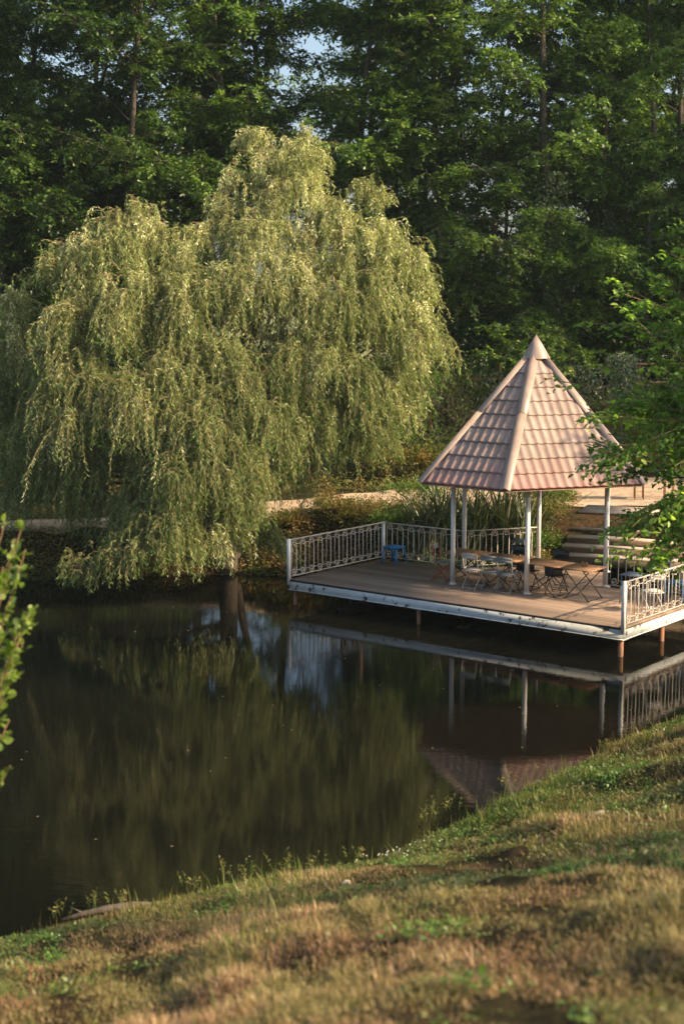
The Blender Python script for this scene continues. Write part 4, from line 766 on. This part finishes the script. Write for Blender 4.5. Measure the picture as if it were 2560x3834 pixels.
# ---- waterside weeds
def weed(seed, h, ns):
    rg = np.random.default_rng(seed); root = empty('weed'); mb = MB(); O = []; D = []
    for q in range(ns):
        st_ = curve((rg.normal(0, .06), rg.normal(0, .06), -.02), (rg.normal(0, .2), rg.normal(0, .2), 1), h * rg.uniform(.6, 1.1), 6, 0, .15, rg); mb.tube(st_, np.linspace(.004, .0015, 7), 4)
        for j in range(9): f = rg.uniform(.25, 1) * 6; k = min(int(f), 5); O.append(st_[k] + (st_[k + 1] - st_[k]) * (f - k)); a = rg.uniform(0, 6.28); D.append((math.cos(a), math.sin(a), rg.uniform(.2, .9)))
    mb.build('stem', M['green'], root); O = np.array(O); D = np.array(D); V, F = oval_leaves(O, D, np.array((0, 0, 1.0)) + rg.normal(0, .3, O.shape), .065 * rg.uniform(.5, 1.2, len(O)), .024 * rg.uniform(.7, 1.3, len(O))); mk('leaves', V, F, M['bankplant'], root, v=vrand(len(O), rg, per=2)); return root
wps = [weed(1, .38, 4), weed(2, .28, 5), weed(3, .45, 2)]
wl = [(-3.05, 14.72, 1, 'leafy weed cluster at the water edge nearest the left photo edge'), (-2.75, 14.9, 0, 'leafy weed beside the fallen branch'), (-2.5, 15.05, 1, 'short weed just right of the fallen branch'), (-1.75, 15.5, 1, 'weed on the near water edge left of the earth mound'), (-1.35, 15.75, 0, 'branching weed on the water edge left of the earth mound'), (-1.1, 15.8, 1, 'low weed cluster beside the tall stalk'), (-.85, 15.9, 2, 'tall thin weed stalk left of the earth mound'), (-.62, 15.95, 0, 'bright leafy weed just left of the earth mound'), (-.3, 16.05, 1, 'small weed behind the earth mound'), (.15, 16.35, 1, 'small weed just right of the earth mound'), (1.05, 17.6, 0, 'sunlit leafy weed cluster on the grassy bend of the bank'), (1.2, 17.75, 0, 'sunlit weed on the right of the leafy cluster at the bend'), (1.45, 18.05, 1, 'pale weed further right at the bend of the bank'), (2.75, 19.3, 2, 'tall bent weed stalk in front of the roof reflection'), (2.3, 19.0, 1, 'small weed left of the tall bent stalk'), (3.9, 20.6, 1, 'weed on the upper right water edge')]
uw = set()
for x, y, k, lb in wl:
    o = copy_tree(wps[k]) if k in uw else wps[k]; uw.add(k); o.location = (x, y, max(gz(x, y), .0)); o.rotation_euler = (0, 0, x * 7); o.scale = (.78, .78, .75); tag(o, lb, 'weed', 'weeds along the near water edge')
# mound, fallen branch, stones, clover
def lump(name, loc, s_, mat, seed, lb, cat):
    rg = np.random.default_rng(seed); nu, nv = 22, 12; V = []
    for i in range(nv + 1):
        for j in range(nu):
            th = math.pi * i / nv; ph = 2 * math.pi * j / nu; r_ = 1 + .16 * math.sin(3 * ph + seed) * math.sin(th) + .1 * math.sin(5 * th + ph * 2) + .05 * math.sin(9 * ph + 7 * th); V.append((s_[0] * r_ * math.sin(th) * math.cos(ph), s_[1] * r_ * math.sin(th) * math.sin(ph), s_[2] * r_ * math.cos(th)))
    F = [(i * nu + j, (i + 1) * nu + j, (i + 1) * nu + (j + 1) % nu, i * nu + (j + 1) % nu) for i in range(nv) for j in range(nu)]; o = mk(name, V, F, mat, None, True); o.location = loc; tag(o, lb, cat); return o
lump('earth_mound', (-.28, 15.6, .0), (.36, .25, .13), M['rock'], 2, 'bare rounded earth mound at the near water edge', 'mound')
for x, y, s_, lb in ((.05, 13.9, .05, 'small pale stone lying in the straw below the mound'), (2.9, 15.3, .07, 'small stone in the dry grass on the right slope')): lump('stone', (x, y, gz(x, y) + .02), (s_, s_ * .7, s_ * .7), M['stone'], 4, lb, 'stone')
lg = empty('fallen_branch', (-2.6, 14.75, gz(-2.6, 14.75) + .05), 0, 'brown fallen branch lying at the near water edge on the left', 'branch'); rg = np.random.default_rng(9)
MB().tube([(-.42, -.16, .0), (-.2, -.07, .03), (.05, .02, .05), (.3, .12, .04), (.5, .17, .02)], [.014, .03, .04, .045, .035], 8).tube([(-.2, -.07, .03), (-.36, -.02, .08)], [.012, .006], 5).build('branch', M['bark'], lg, True)
cl = empty('clover_patch', (0.55, 15.9, 0), 0, 'patch of white clover flowers in the grass on the bank', 'clover'); mb = MB(); ms_ = MB(); X = rg.normal(.62, .22, 26); Y = rg.normal(16.1, .2, 26)
for x, y in zip(X, Y):
    z = gz(x, y) + rg.uniform(.07, .14); r_ = .010; a = np.arange(6) * math.pi / 3; V = [(x - .55, y - 15.9, z + r_)] + [(x - .55 + r_ * math.cos(t_), y - 15.9 + r_ * math.sin(t_), z) for t_ in a] + [(x - .55, y - 15.9, z - r_ * .8)]
    mb.add(V, [(0, 1 + j, 1 + (j + 1) % 6) for j in range(6)] + [(7, 1 + (j + 1) % 6, 1 + j) for j in range(6)]); ms_.tube([(x - .55, y - 15.9, z - .11), (x - .55, y - 15.9, z)], .002, 4)
o = mb.build('flowers', M['clover'], cl); o['kind'] = 'stuff'; o = ms_.build('stems', M['green'], cl); o['kind'] = 'stuff'
# fallen leaves floating on the pond
rg = np.random.default_rng(77); n = 70; X = rg.uniform(-6, 5, n); Y = rg.uniform(16, 31, n); ok = sdist(X, Y) < -.5; X, Y = X[ok], Y[ok]; n = len(X); a = rg.uniform(0, 6.28, n)
V, F = leaves(np.stack([X, Y, np.full(n, .006)], 1), np.stack([np.cos(a), np.sin(a), np.zeros(n)], 1), np.tile((0, 0, 1.0), (n, 1)), rg.uniform(.03, .06, n), rg.uniform(.015, .03, n)); tag(mk('floating_leaves', V, F, M['deadleaf']), 'tiny fallen leaves floating on the dark water', kind='stuff')
# unused prototypes never stay behind
for k, p_ in enumerate(protos):
    if k not in used: bpy.data.objects.remove(p_, do_unlink=True)
# ---- thin air volume added round everything to lift and soften the shadows
V = [(x, y, z) for z in (-2.0, 34) for x, y in ((-402, -62), (402, -62), (402, 502), (-402, 502))]
hm = bpy.data.materials.new('shadow_lift_air'); hm.use_nodes = True; t = hm.node_tree; t.nodes.remove(t.nodes['Principled BSDF'])
pv = t.nodes.new('ShaderNodeVolumePrincipled'); pv.inputs['Density'].default_value = .00025; pv.inputs['Color'].default_value = (.72, .92, .95, 1); pv.inputs['Anisotropy'].default_value = .1
t.links.new(pv.outputs[0], t.nodes['Material Output'].inputs['Volume'])
tag(mk('shadow_lift_haze', V, [(0, 3, 2, 1), (4, 5, 6, 7), (0, 1, 5, 4), (1, 2, 6, 5), (2, 3, 7, 6), (3, 0, 4, 7)], hm), 'thin pale air volume added to lift the dark shadows', kind='stuff')
